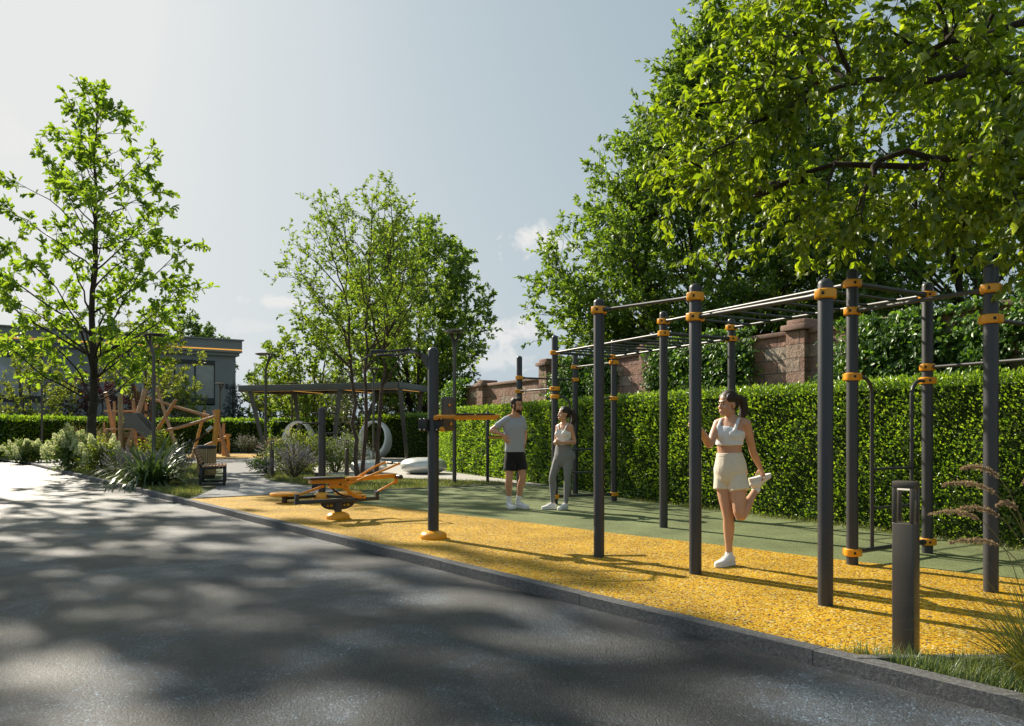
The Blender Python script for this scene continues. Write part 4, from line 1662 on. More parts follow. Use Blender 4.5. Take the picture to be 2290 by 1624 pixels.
bn = thing('litter_bin', 'round litter bin clad in upright timber slats with a black lid', 'litter bin', (-8.38, 21.7, 0))
mb = MB(); mb.lathe([(.22, -.02), (.225, .05), (.225, .8), (.215, .8)], (0, 0, 0), 32); mb.build('drum', 'black_metal', bn, world=False)
mb = MB()
for k in range(26):
    a = 2 * PI * k / 26
    mb.box((.24 * math.cos(a), .24 * math.sin(a), .42), (.022, .047, .72), (0, 0, a), .004)
mb.build('slat_cladding', 'bin_slat', bn, world=False)
mb = MB(); mb.lathe([(.15, .79), (.262, .79), (.265, .84), (.25, .87), (.16, .875), (.15, .86)], (0, 0, 0), 32); mb.build('lid', 'black_metal', bn, world=False)

# ================================================================= LOG CLIMBING FRAME
PY = 38.2


def pc(x, y, dy=0.0):                                     # survey of the close-up: picture -> place
    return at(210.7 + .1692 * x, 851.9 + .1692 * y, PY + dy)


px = .1692 * PY / F
fr = thing('climbing_frame', 'wooden log climbing frame with leaning poles, rope net and grey slide', 'climbing frame', tuple(pc(750, 980) * Vector((1, 1, 0)) if False else (pc(750, 980).x, PY, 0)))
logs = [
    ((150, 150), (310, 980), 27, -.6, .3, 'log'), ((345, 170), (352, 980), 33, -1.2, -1.2, 'log_grey'), ((265, 270), (275, 960), 20, 1.4, 1.4, 'log'),
    ((545, 60), (540, 960), 17, 2.0, 2.0, 'log'), ((515, 260), (575, 960), 20, 1.6, 1.2, 'log'), ((675, 115), (425, 950), 32, .2, -1.4, 'log'),
    ((685, 280), (690, 950), 19, 1.2, 1.2, 'log'), ((700, 215), (1515, 465), 19, .9, .2, 'log'),
    ((828, 90), (1075, 860), 22, 1.3, -.8, 'log'), ((1078, 250), (720, 830), 23, -.2, .9, 'log'), ((845, 680), (1610, 465), 20, -.7, -.1, 'log'),
    ((1460, 400), (1318, 935), 20, .5, -.6, 'log_orange'), ((1632, 380), (1575, 990), 33, -.4, -.5, 'log_orange'), ((1585, 390), (1762, 985), 27, .3, .1, 'log'),
    ((1712, 560), (1706, 975), 20, 1.2, 1.2, 'log'), ((1752, 700), (1756, 975), 21, .6, .6, 'log_orange'), ((1460, 858), (1805, 715), 17, .8, .8, 'log'),
    ((130, 402), (560, 400), 13, -.9, .6, 'log'), ((540, 770), (760, 705), 20, -1.1, -.9, 'log'), ((760, 770), (680, 960), 22, -.8, -.8, 'log'),
    ((130, 545), (135, 900), 12, -.2, -.2, 'log'),
]
for (a, b, r, d0, d1, m) in logs:
    p, q = pc(*a, d0), pc(*b, d1)
    if q.z < .3:
        q = p + (q - p) * ((p.z + .05) / (p.z - q.z)) if abs(p.z - q.z) > .3 else q
    mb = MB()
    n = 7
    pts, rad = [], []
    rr = np.random.default_rng(int(a[0] * 7 + a[1]))
    side = rr.normal(size=3) * .025
    for i in range(n):
        t = i / (n - 1)
        w = p.lerp(q, t) + Vector(side) * math.sin(t * PI)
        pts.append(tuple(w))
        rad.append(r * px * (1.0 + .06 * rr.normal() * .5) * (.94 + .12 * t))
    mb.tube(pts, rad, 14)
    # straight own frame so that the grain runs along the log
    mid = (p + q) / 2
    dirv = (p - q).normalized()
    rot = dirv.to_track_quat('Z', 'Y')
    inv = (Matrix.Translation(mid) @ rot.to_matrix().to_4x4()).inverted()
    mb.v = [inv @ v for v in mb.v]
    o = mb.build('log', m, None, world=False)
    o.parent = fr
    loc = wmat(fr).inverted() @ mid
    o.location = loc
    o.rotation_mode = 'XYZ'
    o.rotation_euler = rot.to_euler()
# deck
mb = MB()
da, db = pc(165, 640, -1.4), pc(560, 640, -.8)
for k in range(9):
    y = k * .17
    mb.bar(da + Vector((0, y, 0)), db + Vector((0, y, 0)), .15, .09, .01)
mb.build('deck', 'log', fr)
mb = MB(); pts = [pc(170, 630, -1.5), pc(140, 690, -1.5), pc(150, 800, -1.5), pc(170, 960, -1.5)]
mb.tube([tuple(p) for p in catmull([tuple(p) for p in pts], 4)], 14 * px, 10); mb.build('bent_log', 'log', fr)
mb = MB()
for z in (690, 715, 740):
    mb.bar(pc(385, z, -1.2), pc(520, z, -.9), .12, .05, .01)
mb.build('step', 'log', fr)
# slide: near and far side walls with the chute floor between them
near = [(392, 425), (520, 424), (585, 505), (680, 610), (780, 700), (905, 835), (935, 880), (870, 885), (760, 805), (640, 715), (560, 628), (396, 622)]
far = [(520, 423), (610, 428), (700, 505), (770, 590), (850, 690), (940, 810), (965, 870), (935, 880), (905, 835), (780, 700), (680, 610), (585, 505)]
mb = MB(); mb.extrude([pc(x, y, -2.0) for x, y in near], Vector((.03, .05, 0))); mb.build('slide_wall', 'slide', fr)
mb = MB(); mb.extrude([pc(x, y, -1.35) for x, y in far], Vector((.03, .05, 0))); mb.build('slide_wall', 'slide', fr)
mb = MB()
fl0 = [(400, 600), (555, 605), (640, 690), (760, 780), (870, 862), (950, 900)]
for a_, b_ in zip(fl0[:-1], fl0[1:]):
    p_, q_ = pc(*a_, -1.67), pc(*b_, -1.67)
    mb.bar(p_, q_, .66, .04)
mb.build('slide_chute', 'slide', fr)
# net
mb = MB()
A, B, Cc, D = pc(1090, 345, .7), pc(1400, 435, .3), pc(1330, 560, .1), pc(960, 640, -.3)
nu, nv = 13, 9
for i in range(nu + 1):
    s = i / nu
    mb.tube([tuple(A.lerp(B, s)), tuple(A.lerp(B, s).lerp(D.lerp(Cc, s), .5) + Vector((0, 0, -.06))), tuple(D.lerp(Cc, s))], .011, 4, caps=False)
for j in range(nv + 1):
    s = j / nv
    mb.tube([tuple(A.lerp(D, s)), tuple(A.lerp(D, s).lerp(B.lerp(Cc, s), .5) + Vector((0, 0, -.06 * math.sin(PI * s)))), tuple(B.lerp(Cc, s))], .011, 4, caps=False)
mb.build('rope_net', 'rope', fr)
for (x, y) in ((1108, 348), (1212, 378), (1335, 416), (683, 412)):
    mb = MB(); q = pc(x, y, .62); mb.tube([tuple(q - Vector((.02, 0, .03))), tuple(q + Vector((.04, 0, -.01)))], .085, 14); mb.build('rope_binding', 'rope', fr)
mb = MB(); q0, q1 = pc(1300, 815, -1.0), pc(1500, 665, -.9); mb.tube([tuple(q0), tuple((q0 + q1) / 2 + Vector((0, 0, -.05))), tuple(q1)], 13 * px, 10); mb.build('balance_pole', 'bark_warm', fr)
mb = MB(); mb.bar(pc(1490, 668, -.9), pc(1560, 605, -.9), .18, .16, .02); mb.build('pole_sleeve', 'steel', fr)

# ================================================================= BUILDING
Bc = np.array([-20.96, 60.0])                             # right-hand corner
BD = np.array([-12.4, -8.4]); BD = BD / np.linalg.norm(BD)   # along the facade, towards the left
BA = math.atan2(-BD[1], -BD[0])
bl = thing('building', 'low dark grey building with tall windows and an orange light line under its parapet', 'building', (Bc[0], Bc[1], -.1), BA)
# local: x=0 at the right corner, negative to the left; y+ is away from us
LB, DB, HB = 34., 14., 8.1


def bbox(mb, x0, x1, y0, y1, z0, z1, bev=0):
    mb.box(((x0 + x1) / 2, (y0 + y1) / 2, (z0 + z1) / 2), (x1 - x0, y1 - y0, z1 - z0), bev=bev)


wins = [(-8.55, -1.5, 3.4, 6.55, 5), (-19.1, -12.6, 3.3, 6.5, 5), (-31, -23.2, 3.2, 6.5, 5)]
mb = MB()
xs = [-LB] + [v for w in sorted(wins) for v in (w[0], w[1])] + [0]
bbox(mb, -LB, 0, 0, .35, 0, 3.2)
bbox(mb, -LB, 0, 0, .35, 6.55, 6.95)
for a, b in ((-LB, -31), (-23.2, -19.1), (-12.6, -8.55), (-1.5, 0)):
    bbox(mb, a, b, 0, .35, 3.2, 6.55)
bbox(mb, -.35, 0, .35, DB, 0, 6.95)
bbox(mb, -LB, -.35, DB - .35, DB, 0, 6.95)
mb.build('wall', 'bld', bl, world=False, smooth=False)
mb = MB()
bbox(mb, -LB - .2, .22, -.22, DB + .2, 6.953, 7.2)
bbox(mb, -LB - .35, .38, -.38, DB + .3, 7.203, 8.1)
bbox(mb, -LB - .42, .5, -.5, DB + .35, 8.103, 8.2)
mb.build('parapet', 'bld', bl, world=False, smooth=False)
mb = MB(); bbox(mb, -LB - .3, .36, -.41, -.385, 7.36, 7.44); mb.build('light_strip', 'led', bl, world=False, smooth=False)
mb = MB(); bbox(mb, -LB, -.35, .35, DB - .35, 3.0, 3.1); bbox(mb, -LB + .2, -.4, 4.0, 4.1, 3.1, 6.9); mb.build('interior', 'bld_dark', bl, world=False, smooth=False)
for (a, b, z0, z1, n) in wins:
    mb = MB()
    bbox(mb, a, b, .02, .2, z1 - .32, z1)
    bbox(mb, a, b, .02, .2, z0 - .1, z0 + .35)
    for k in range(n + 1):
        x = a + (b - a) * k / n
        bbox(mb, max(a, x - .05), min(b, x + .05), .05, .2, z0 + .353, z1 - .323)
    w = mb.build('window', 'bld_dark', bl, world=False, smooth=False)
    for k in range(n):
        x0, x1 = a + (b - a) * k / n + .053, a + (b - a) * (k + 1) / n - .053
        mb = MB(); bbox(mb, x0, x1, .11, .13, z0 + .353, z1 - .323); mb.build('pane', 'glass', w, world=False, smooth=False)
mb = MB(); bbox(mb, -30.6, -27.5, .6, .64, 3.6, 6.3); mb.build('curtain', 'blind', bl, world=False, smooth=False)
mb = MB(); bbox(mb, -.75, -.55, -.1, -.002, 4.5, 4.85, .01); mb.build('wall_lamp', 'bld_dark', bl, world=False)
SHADE = [(-22.5, 25.6, 22.0, 2.6, 101, "tall roadside tree, outside the view on the far verge"), (-22.4, 28.2, 21.5, 2.2, 103, "rear roadside tree, outside the view on the far verge"), (-23.0, 24.0, 19.0, 2.8, 102, "middle roadside tree, outside the view on the far verge")]
# ================================================================= TREES
def prof_cone(rmax, low=.25, p=.9):
    return lambda f: rmax * (min(1, (.55 + f / low * .45)) if f < low else max(.1, 1 - (f - low) / (1 - low)) ** p + .08)


def prof_round(rmax):
    return lambda f: rmax * max(.22, math.sin(PI * (.12 + .8 * f)) ** .75)


auto_tree('oak_tree', 'young oak with bright sparse leaves at the left beside the road', 'tree', (-14.3, 26.9, -.03), 12.7, 3.5, prof_cone(4.7, .3, 1.1), 11, 'leaf_oak', 'bark_dark',
          .25, 44, .17, 'oak', .52, (.15, 0), .75, foli=dict(sub_per_m=1.7, sub_len=.95, twig_per_m=2.7, twig_len=.42, leaf_n=11, start=.25))
auto_tree('multi_stem_tree', 'slender multi-stemmed tree with fine yellow-green leaves beside the ring seat', 'tree', (-4.2, 22.3, -.03), 8.2, 3.6, prof_cone(2.75, .4, .65), 12, 'leaf_birch', 'bark_warm',
          .105, 46, .08, 'kite', .5, stems=[(-.16, 0, -.55, .1, 6.6, .07), (-.05, .1, .15, .5, 8.0, .065), (.33, .05, .8, -.3, 6.5, .075)], center=(.1, .1), rise=.8,
          foli=dict(sub_per_m=3.2, sub_len=.8, twig_per_m=6, twig_len=.28, leaf_n=11, sub_r=.007))
auto_tree('broadleaf_tree', 'dark green broadleaf tree rising behind the canopy, right of the multi-stemmed tree', 'tree', (-5.0, 41.0, -.03), 12.0, 2.9, prof_round(4.0), 13, 'leaf_green', 'bark_dark',
          .22, 84, .2, 'kite', .55, stems=[(0, 0, -1.4, 0, 10.4, .16), (.1, 0, .2, .3, 11.6, .15), (.1, 0, 1.8, -.2, 9.9, .13)], center=(0, 0), rise=1.0,
          foli=dict(sub_per_m=2.2, sub_len=1.0, twig_per_m=4.4, twig_len=.4, leaf_n=12))
auto_tree('broadleaf_tree', 'large bright green spreading tree standing behind the stone wall', 'tree', (5.55, 20.4, -.03), 12.1, 3.3, (lambda f: 5.9 * (1 - f) ** .9 + .5 if f > .1 else 5.6 * (.8 + 2 * f)), 14, 'leaf_green', 'bark_dark',
          .14, 230, .2, 'kite', .5, stems=[(0, 0, -1.5, -.3, 9.0, .12), (.1, 0, .2, .3, 11.6, .12), (.25, 0, 1.0, -.4, 11.0, .11), (.3, .1, 2.2, .2, 9.4, .11), (-.1, 0, -2.4, .2, 6.4, .08)],
          center=(.2, 0), rise=.95, ysq=.55, foli=dict(sub_per_m=2.7, sub_len=1.05, twig_per_m=5, twig_len=.36, leaf_n=13, sub_r=.008))

# broad-leaved tree whose limbs reach in from the right, its trunk outside the picture
t = Tree(15)
bp0 = np.array([6.05, 6.7, -.03])
tk = t.path(bp0, (6.1, 6.9, 6.8), .05, 0, 12)
t.limb(tk, .17, .05, 12)
tips = [(1480, 330, 7.6), (1530, 420, 7.9), (1570, 230, 7.6), (1640, 120, 7.4), (1700, 320, 7.2), (1660, 450, 8.2), (1740, -10, 7.2), (1800, 180, 6.8), (1850, 440, 7.6), (1790, 500, 8.0),
        (1900, 540, 7.4), (1950, 40, 6.6), (2050, 500, 7.2), (2230, 400, 6.2), (2130, 330, 8.6), (2200, 200, 7.8), (2270, 330, 7.6), (2100, 420, 6.4), (2050, 200, 7.6), (2100, 120, 6.3), (2150, 550, 6.9), (2190, 10, 6.0), (2300, 180, 5.8), (2300, 600, 6.4),
        (1900, 330, 8.2), (2010, 440, 8.3), (1830, -60, 7.0), (2030, -80, 6.6), (2240, -90, 6.2), (1700, 60, 8.4), (1960, 180, 8.6), (2250, 560, 8.8), (2120, 450, 7.7),
        (1610, 330, 8.8), (1750, 420, 9.0), (2240, 270, 7.4), (1880, 120, 7.9), (2060, 20, 8.2), (2330, 420, 6.2), (2340, 40, 6.8), (1580, 360, 7.0), (1690, 200, 6.8), (1930, 500, 6.8), (2280, 480, 5.7)]
mains = []
for (e, r, z0) in (((1960, 350, 7.2), .075, 3.7), ((1830, 200, 7.4), .07, 4.4), ((2050, 470, 7.8), .06, 3.3), ((2080, 120, 6.8), .06, 5.0), ((1700, 420, 8.2), .055, 3.9)):
    q = at(*e)
    j = int(np.argmin(abs(tk[:, 2] - z0)))
    lp = t.path(tk[j], tuple(q), .1, .06, 12)
    t.limb(lp, r, .022, 9)
    mains.append(lp)
for e in tips:
    q = np.array(at(*e))
    best, bd = None, 9e9
    for lp in mains:
        for i in range(2, len(lp)):
            d = np.linalg.norm(lp[i] - q) + .35 * np.linalg.norm(lp[i] - np.array([6, 6.8, 4]))* .3
            if d < bd:
                bd, best = d, lp[i]
    lp = t.path(best, q, .18, .06, 9)
    t.limb(lp, .02 + .004 * bd, .006, 6)
    t.foliate(lp, sub_per_m=6.5, sub_len=.72, twig_per_m=11.0, twig_len=.26, leaf_n=12, start=.12, ang=.95, up=.02, sub_r=.006)
t.finish('overhanging_tree', 'broad-leaved yellow-green tree whose dark limbs hang in from the right over the posts', 'tree', tuple(bp0), 'leaf_fore', 'bark_dark', .09, 'broad', .54, .7, .4)

auto_tree('broadleaf_tree', 'dark green tree behind the wall at the right edge, seen through the overhanging limbs', 'tree', (10.6, 17.6, -.03), 10.5, 2.6, prof_round(4.3), 16, 'leaf_green', 'bark_dark',
          .15, 90, .2, 'kite', .52, stems=[(0, 0, -1.2, 0, 8.6, .12), (.1, 0, .4, .3, 9.8, .12), (.2, 0, 1.6, -.2, 8.6, .11)], center=(0, 0), rise=.9, ysq=.7,
          foli=dict(sub_per_m=2.3, sub_len=1.0, twig_per_m=4.4, twig_len=.36, leaf_n=12, sub_r=.008))

# background trees and bushes
def tree2(label, x, y, H, c0, rad, seed, lm, leaf, nl=22, shape='kite', bark='bark_warm', name='tree', foli=None, stems=3, rnd=True, group=None, ratio=.55):
    r = np.random.default_rng(seed)
    st = [(.12 * math.cos(k * 2.1), .12 * math.sin(k * 2.1), rad * .35 * math.cos(k * 2.1 + 1), rad * .35 * math.sin(k * 2.1 + 1), H * (.78 + .15 * r.random()), .05 + .006 * H) for k in range(stems)] if stems > 1 else None
    f = dict(sub_per_m=2.1, sub_len=.3 * rad + .15, twig_per_m=4.2, twig_len=.35, leaf_n=11, draw_twigs=False)
    f.update(foli or {})
    return auto_tree(name, label, 'tree', (x, y, -.03), H, c0, prof_round(rad) if rnd else prof_cone(rad, .3, .9), seed, lm, bark, leaf, nl, .05 + .01 * H, shape, ratio, stems=st,
                     center=(0, 0) if st else None, rise=.8, foli=f, group=group)


tree2('wide mid-green tree to the left of the multi-stemmed tree, above the canopy roof', -11.9, 47.5, 8.0, 1.6, 3.3, 31, 'leaf_birch', .22, 46, stems=3)
tree2('silvery olive tree standing behind the canopy', -7.4, 42.5, 5.4, .9, 2.5, 32, 'leaf_silver', .15, 48, foli=dict(leaf_n=11, twig_per_m=4.5))
tree2('small light green tree before the building windows at far left', -27.0, 44.5, 5.5, .9, 2.5, 33, 'leaf_yel', .17, 34, stems=3)
tree2('round yellowish tree in front of the large building window', -22.2, 52.0, 4.9, .7, 2.5, 34, 'leaf_yel', .19, 36)
tree2('slim several-trunked tree behind the oak trunk', -18.6, 40.0, 7.2, 3.2, 2.6, 35, 'leaf_yel', .17, 22, stems=4, bark='bark_warm')
tree2('tree rising behind the building roof, right of the oak crown', -31.0, 77.0, 12.2, 5.0, 3.9, 36, 'leaf_dark', .3, 30)
tree2('tree peeping out past the right corner of the building', -21.2, 66.5, 6.6, 2.0, 1.6, 37, 'leaf_dark', .25, 16)
tree2('pale green bushy tree beyond the hedge, left end of the canopy', -16.4, 53.0, 4.6, .6, 2.0, 38, 'leaf_yel', .2, 30)
tree2('yellow-green bushy tree seen between the left canopy legs', -12.6, 52.0, 5.0, .6, 2.2, 39, 'leaf_yel', .2, 30)
tree2('dark plum-leaved tree behind the oak trunk', -25.6, 48.5, 4.6, .8, 2.1, 40, 'leaf_plum', .17, 30)
tree2('dark plum-leaved bush under the slim tree, left of the climbing frame', -22.6, 47.5, 3.4, .4, 1.3, 41, 'leaf_plum', .15, 20)
tree2('hazy pale tree on the horizon right of the building', -19.3, 74, 5.6, 1.5, 2.6, 42, 'leaf_silver', .28, 20)
tree2('dense dark tree beyond the ring seats, above the hedge', -5.6, 47.0, 4.6, .6, 2.4, 43, 'leaf_dark', .19, 34)
tree2('leafy green tree at the far left edge behind the oak', -36.5, 63.0, 10.5, 3.5, 3.6, 44, 'leaf_yel', .26, 26)

tree2('dark leafy bush-like tree behind the wall end, right of the canopy roof', -3.0, 41.0, 4.4, .5, 2.0, 45, 'leaf_dark', .17, 30)

# blue spruce
sp0 = np.array([-18.4, 52.2, -.03])
t = Tree(50)
tk = t.path(sp0, sp0 + np.array([0, 0, 4.6]), .02, 0, 10)
t.limb(tk, .09, .02, 8)
for i in range(70):
    f = (i + .5) / 70
    z = .25 + 4.2 * f
    a = i * 2.4
    rad = 1.15 * (1 - f) ** .85 + .07
    e = sp0 + np.array([math.cos(a) * rad, math.sin(a) * rad, z - .12])
    lp = t.path(sp0 + np.array([0, 0, z]), e, .05, .05, 5)
    t.limb(lp, .018, .005, 4)
    t.foliate(lp, sub_per_m=7, sub_len=.3, twig_per_m=10, twig_len=.12, leaf_n=9, start=.15, draw_twigs=False, sub_r=.006)
t.finish('spruce_tree', 'conical blue-grey spruce by the right corner of the building', 'tree', tuple(sp0), 'leaf_spruce', 'bark_dark', .13, 'kite', .3, .1, .5)

# tall trees on the far verge of the road, outside the picture at the left: they shade the asphalt
for (x, y, H, rad, sd, lab) in SHADE:
    auto_tree('street_tree', lab, 'tree', (x, y, -.1), H, H * .57, prof_round(rad), sd, 'leaf_green', 'bark_dark', .36, 34, .2, 'kite', .6, rise=.7,
              foli=dict(sub_per_m=1.1, sub_len=1.2, twig_per_m=2.0, twig_len=.55, leaf_n=9, draw_twigs=False), group='roadside trees left of the view')

# ================================================================= SHRUBS AND PLANTS
clump_shrub('hydrangea', 'cream panicle hydrangea in front of the oak trunk', 'shrub', (-14.1, 25.2, -.03), .62, .6, 1.25, 2400, .1, 'leaf_shrub', 61, 18, ('flower_white', 60, 'panicle'), shape='oval', ratio=.55)
clump_shrub('hydrangea', 'cream panicle hydrangea by the hedge at the far left edge', 'shrub', (-19.6, 32.0, -.03), .85, .7, .85, 2200, .11, 'leaf_shrub', 62, 18, ('flower_white', 60, 'panicle'), shape='oval', ratio=.55)
clump_shrub('hydrangea', 'bright green hydrangea with few panicles, between oak and lavender', 'shrub', (-11.9, 23.0, -.03), .62, .6, 1.05, 2600, .09, 'leaf_yel', 63, 20, ('flower_white', 26, 'panicle'), shape='oval', ratio=.5)
clump_shrub('leafy_shrub', 'fresh green feathery shrub behind the flax-like plant', 'shrub', (-11.3, 25.3, -.03), .8, .7, 1.25, 2600, .1, 'leaf_yel', 64, 16)
clump_shrub('lavender', 'grey flowering lavender left of the strap-leaved plant', 'shrub', (-9.95, 20.6, -.03), .72, .6, .72, 1900, .06, 'leaf_silver', 65, 26, ('flower_lav', 120, 'spike'), ratio=.22)
clump_shrub('lavender', 'pale lavender spikes rising behind the strap-leaved plant', 'shrub', (-8.75, 20.6, -.03), .42, .4, 1.0, 1300, .06, 'leaf_silver', 66, 22, ('flower_lav', 120, 'spike'), ratio=.22)
clump_shrub('lavender', 'large grey lavender in the bed left of the twister post', 'shrub', (-5.95, 21.6, -.03), .68, .6, .88, 2000, .06, 'leaf_silver', 67, 34, ('flower_lav', 150, 'spike'), ratio=.2)
clump_shrub('spirea', 'white-flowering green shrub behind the large grey lavender', 'shrub', (-6.5, 23.9, -.03), 1.0, .8, 1.3, 4200, .085, 'leaf_yel', 68, 24, ('flower_white', 90, 'spray'))
clump_shrub('spirea', 'white-flowering shrub right of the twister post, before the bollard light', 'shrub', (-5.45, 24.4, -.03), .85, .7, 1.3, 3000, .08, 'leaf_shrub', 69, 22, ('flower_lav', 110, 'spray'))
clump_shrub('lavender', 'lavender clump at the foot of the far hedge, right of the climbing frame', 'shrub', (-14.6, 43.8, -.03), 1.2, .7, .95, 1500, .1, 'leaf_silver', 70, 20, ('flower_lav', 90, 'spike'), ratio=.25)
clump_shrub('lavender', 'lavender behind the pole of the canopy-end lamp', 'shrub', (-8.9, 31.5, -.03), 1.0, .7, 1.0, 1500, .08, 'leaf_silver', 71, 20, ('flower_lav', 80, 'spike'), ratio=.25)
clump_shrub('leafy_shrub', 'low dark green tufted plant at the foot of the bed lamp post', 'shrub', (-7.55, 24.2, -.03), .5, .4, .5, 1100, .12, 'leaf_dark', 72, 12, ratio=.2)
clump_shrub('leafy_shrub', 'grey-leaved shrub between bollard light and ring seat', 'shrub', (-5.9, 29.0, -.03), .8, .7, 1.1, 1800, .1, 'leaf_silver', 73, 16)


def tuft(name, label, loc, n, h, w, m, seed, spread=.12, lean=.5, droop=.9, cat='plant', nseg=6):
    r = np.random.default_rng(seed)
    root = thing(name, label, cat, loc)
    az = r.random(n) * 6.283
    rad = spread * np.sqrt(r.random(n))
    P = np.stack([np.cos(az) * rad, np.sin(az) * rad, np.zeros(n)], 1)
    H = h * (.55 + .55 * r.random(n))
    blades(P, H, np.full(n, w) * (.7 + .5 * r.random(n)), np.abs(.1 + lean * r.random(n)), m, 'foliage', root, nseg=nseg, droop=droop, az=az + r.normal(size=n) * .3, seed=seed)
    return root


tuft('flax_plant', 'big dark strap-leaved plant arching over the kerb, in front of the bench', (-8.45, 18.55, -.03), 220, 1.65, .058, 'strap', 81, .32, 1.0, .8)
tuft('feather_grass', 'tall beige feather grass behind the timber bench', (-20.6, 38.3, -.03), 420, 1.7, .014, 'grass_dry', 82, .5, .3, .35)

# ornamental grass with seed plumes at the right edge
og = tuft('ornamental_grass', 'tall ornamental grass with drooping seed plumes at the right edge by the bollard', (2.72, 4.03, -.03), 420, .78, .0055, 'grass_orn', 83, .09, .75, .5)
r_ = np.random.default_rng(84)
mb = MB()
PP, DD = [], []
for (u, v, y) in ((2080, 1150, 3.95), (2110, 1085, 4.0), (2150, 1048, 4.05), (2125, 1215, 3.9), (2140, 1140, 4.1), (2230, 1130, 3.95), (2290, 1080, 4.0)):
    tip = np.array(at(u, v, y))
    b = np.array([2.72, 4.03, 0]) + r_.normal(size=3) * np.array([.05, .05, 0])
    c = np.array([b[0] + (tip[0] - b[0]) * .12, (b[1] + tip[1]) / 2, tip[2] + .12])
    tt = np.linspace(0, 1, 16)[:, None]
    p = (1 - tt) ** 2 * b + 2 * tt * (1 - tt) * c + tt * tt * tip
    mb.tube(p, [.0022] * 12 + [.0015] * 4, 4, caps=False)
    m = 420
    s = 1 - .3 * r_.random(m)
    i = np.minimum((s * 15).astype(int), 14)
    q = p[i] + (p[i + 1] - p[i]) * (s * 15 - i)[:, None]
    wv = .011 * np.sin(PI * np.clip((s - .7) / .3, .03, 1)) ** .6
    PP.append(q + r_.normal(size=(m, 3)) * wv[:, None] * .6)
    DD.append(nrm(nrm(p[i + 1] - p[i]) + r_.normal(size=(m, 3)) * .45))
mb.build('stalk', 'grass_dry', og)
PP, DD = np.concatenate(PP), np.concatenate(DD)
leaf_obj('plume', PP - np.array([2.72, 4.03, -.03]), DD, rand_dir(len(PP)), np.full(len(PP), .016), np.full(len(PP), .0045), 'kite', 'plume', og)

# ---------------------------------------------------------------- grass (stuff)
def G2(*uv):
    return [(G(*p).x, G(*p).y) for p in uv]


tag(grass_patch([kp(4.0, -.02), kp(7.5, -.02), (4.6, 3.0), (4.4, 4.4), (2.3, 4.46)], 32000, .115, .003, -.03, 'grass_cool', 'grass', 91, .7), kind='stuff')
tag(grass_patch([(p[0] - .25, p[1] - .12) for p in HEDGE[1:4]] + [(p[0] + .2, p[1] + .1) for p in HEDGE[1:4][::-1]], 5200, .09, .005, -.03, 'grass', 'grass', 92, .5), kind='stuff')
tag(grass_patch([kp(-9.3, -.02), kp(-12.2, -.02), kp(-13, .1 - .2), (-8.9, 20.2), (-7.2, 18.3), (-6.5, 16.6), (-6.3, 15.5)], 9000, .09, .006, -.03, 'grass', 'grass', 93, .5), kind='stuff')
tag(grass_patch([kp(-13, -.02), kp(-22.5, -.02), (-14.6, 30.0), (-12.2, 30.6), (-10.2, 27), (-8.6, 21.5)], 13000, .12, .009, -.03, 'grass', 'grass', 94, .5), kind='stuff')
tag(grass_patch([(-3.6, 16.9), (-1.9, 17.75), (-1.2, 18.1), (.1, 19.25), (-.4, 19.9), (-1.94, 20.8), (-3.2, 21.1), (-4.6, 21.9), (-5.9, 23.2), (-6.9, 22.0), (-5.9, 20.4), (-4.6, 18.7)], 20000, .085, .007, -.03, 'grass', 'grass', 95, .5), kind='stuff')
tag(grass_patch([(-7.3, 27.2), (-7.0, 22.6), (-5.9, 23.4), (-6.9, 27.3), (-7.4, 33.4), (-7.9, 30)], 7000, .13, .011, -.03, 'grass', 'grass', 96, .5), kind='stuff')
tag(grass_patch([kp(-25, -.02), kp(-42, -.02), (-23, 34.6), (-20.4, 34.2), (-19.2, 31.6)], 5000, .14, .014, -.03, 'grass', 'grass', 97, .5), kind='stuff')
# ================================================================= PEOPLE
def meld(mb, name, m, parent, voxel=.006, smooth=6, factor=.5):
    """fuse overlapping closed shells into one continuous smooth skin"""
    inv = wmat(parent).inverted()
    mb.v = [inv @ p for p in mb.v]
    me = bpy.data.meshes.new(name)
    me.from_pydata([tuple(p) for p in mb.v], [], mb.f)
    b = bmesh.new(); b.from_mesh(me)
    bmesh.ops.recalc_face_normals(b, faces=b.faces[:])
    b.to_mesh(me); b.free()
    o = bpy.data.objects.new(name + '_tmp', me)
    COL.objects.link(o)
    rm = o.modifiers.new('r', 'REMESH'); rm.mode = 'VOXEL'; rm.voxel_size = voxel
    sm = o.modifiers.new('s', 'SMOOTH'); sm.factor = factor; sm.iterations = smooth
    dg = bpy.context.evaluated_depsgraph_get()
    me2 = bpy.data.meshes.new_from_object(o.evaluated_get(dg))
    bpy.data.objects.remove(o)
    me2.name = name
    for p in me2.polygons:
        p.use_smooth = True
    me2.materials.clear()
    me2.materials.append(M[m])
    q = bpy.data.objects.new(name, me2)
    COL.objects.link(q)
    q.parent = parent
    return q


def loft(mb, secs, ref, seg=22, sub=4, dome=.7):
    """secs: (centre, a, b): ellipses with a along ref"""
    flat = [(c[0], c[1], c[2], a, b) for c, a, b in secs]
    sm = catmull(flat, sub)
    mb.tube([tuple(s[:3]) for s in sm], [(max(.004, s[3]), max(.004, s[4])) for s in sm], seg, dome=dome, ref=ref)


def limb(mb, pts, radii, sub=4, seg=14):
    flat = [(*p, r) for p, r in zip(pts, radii)]
    sm = catmull(flat, sub)
    mb.tube([tuple(s[:3]) for s in sm], [max(.004, s[3]) for s in sm], seg, dome=.9)


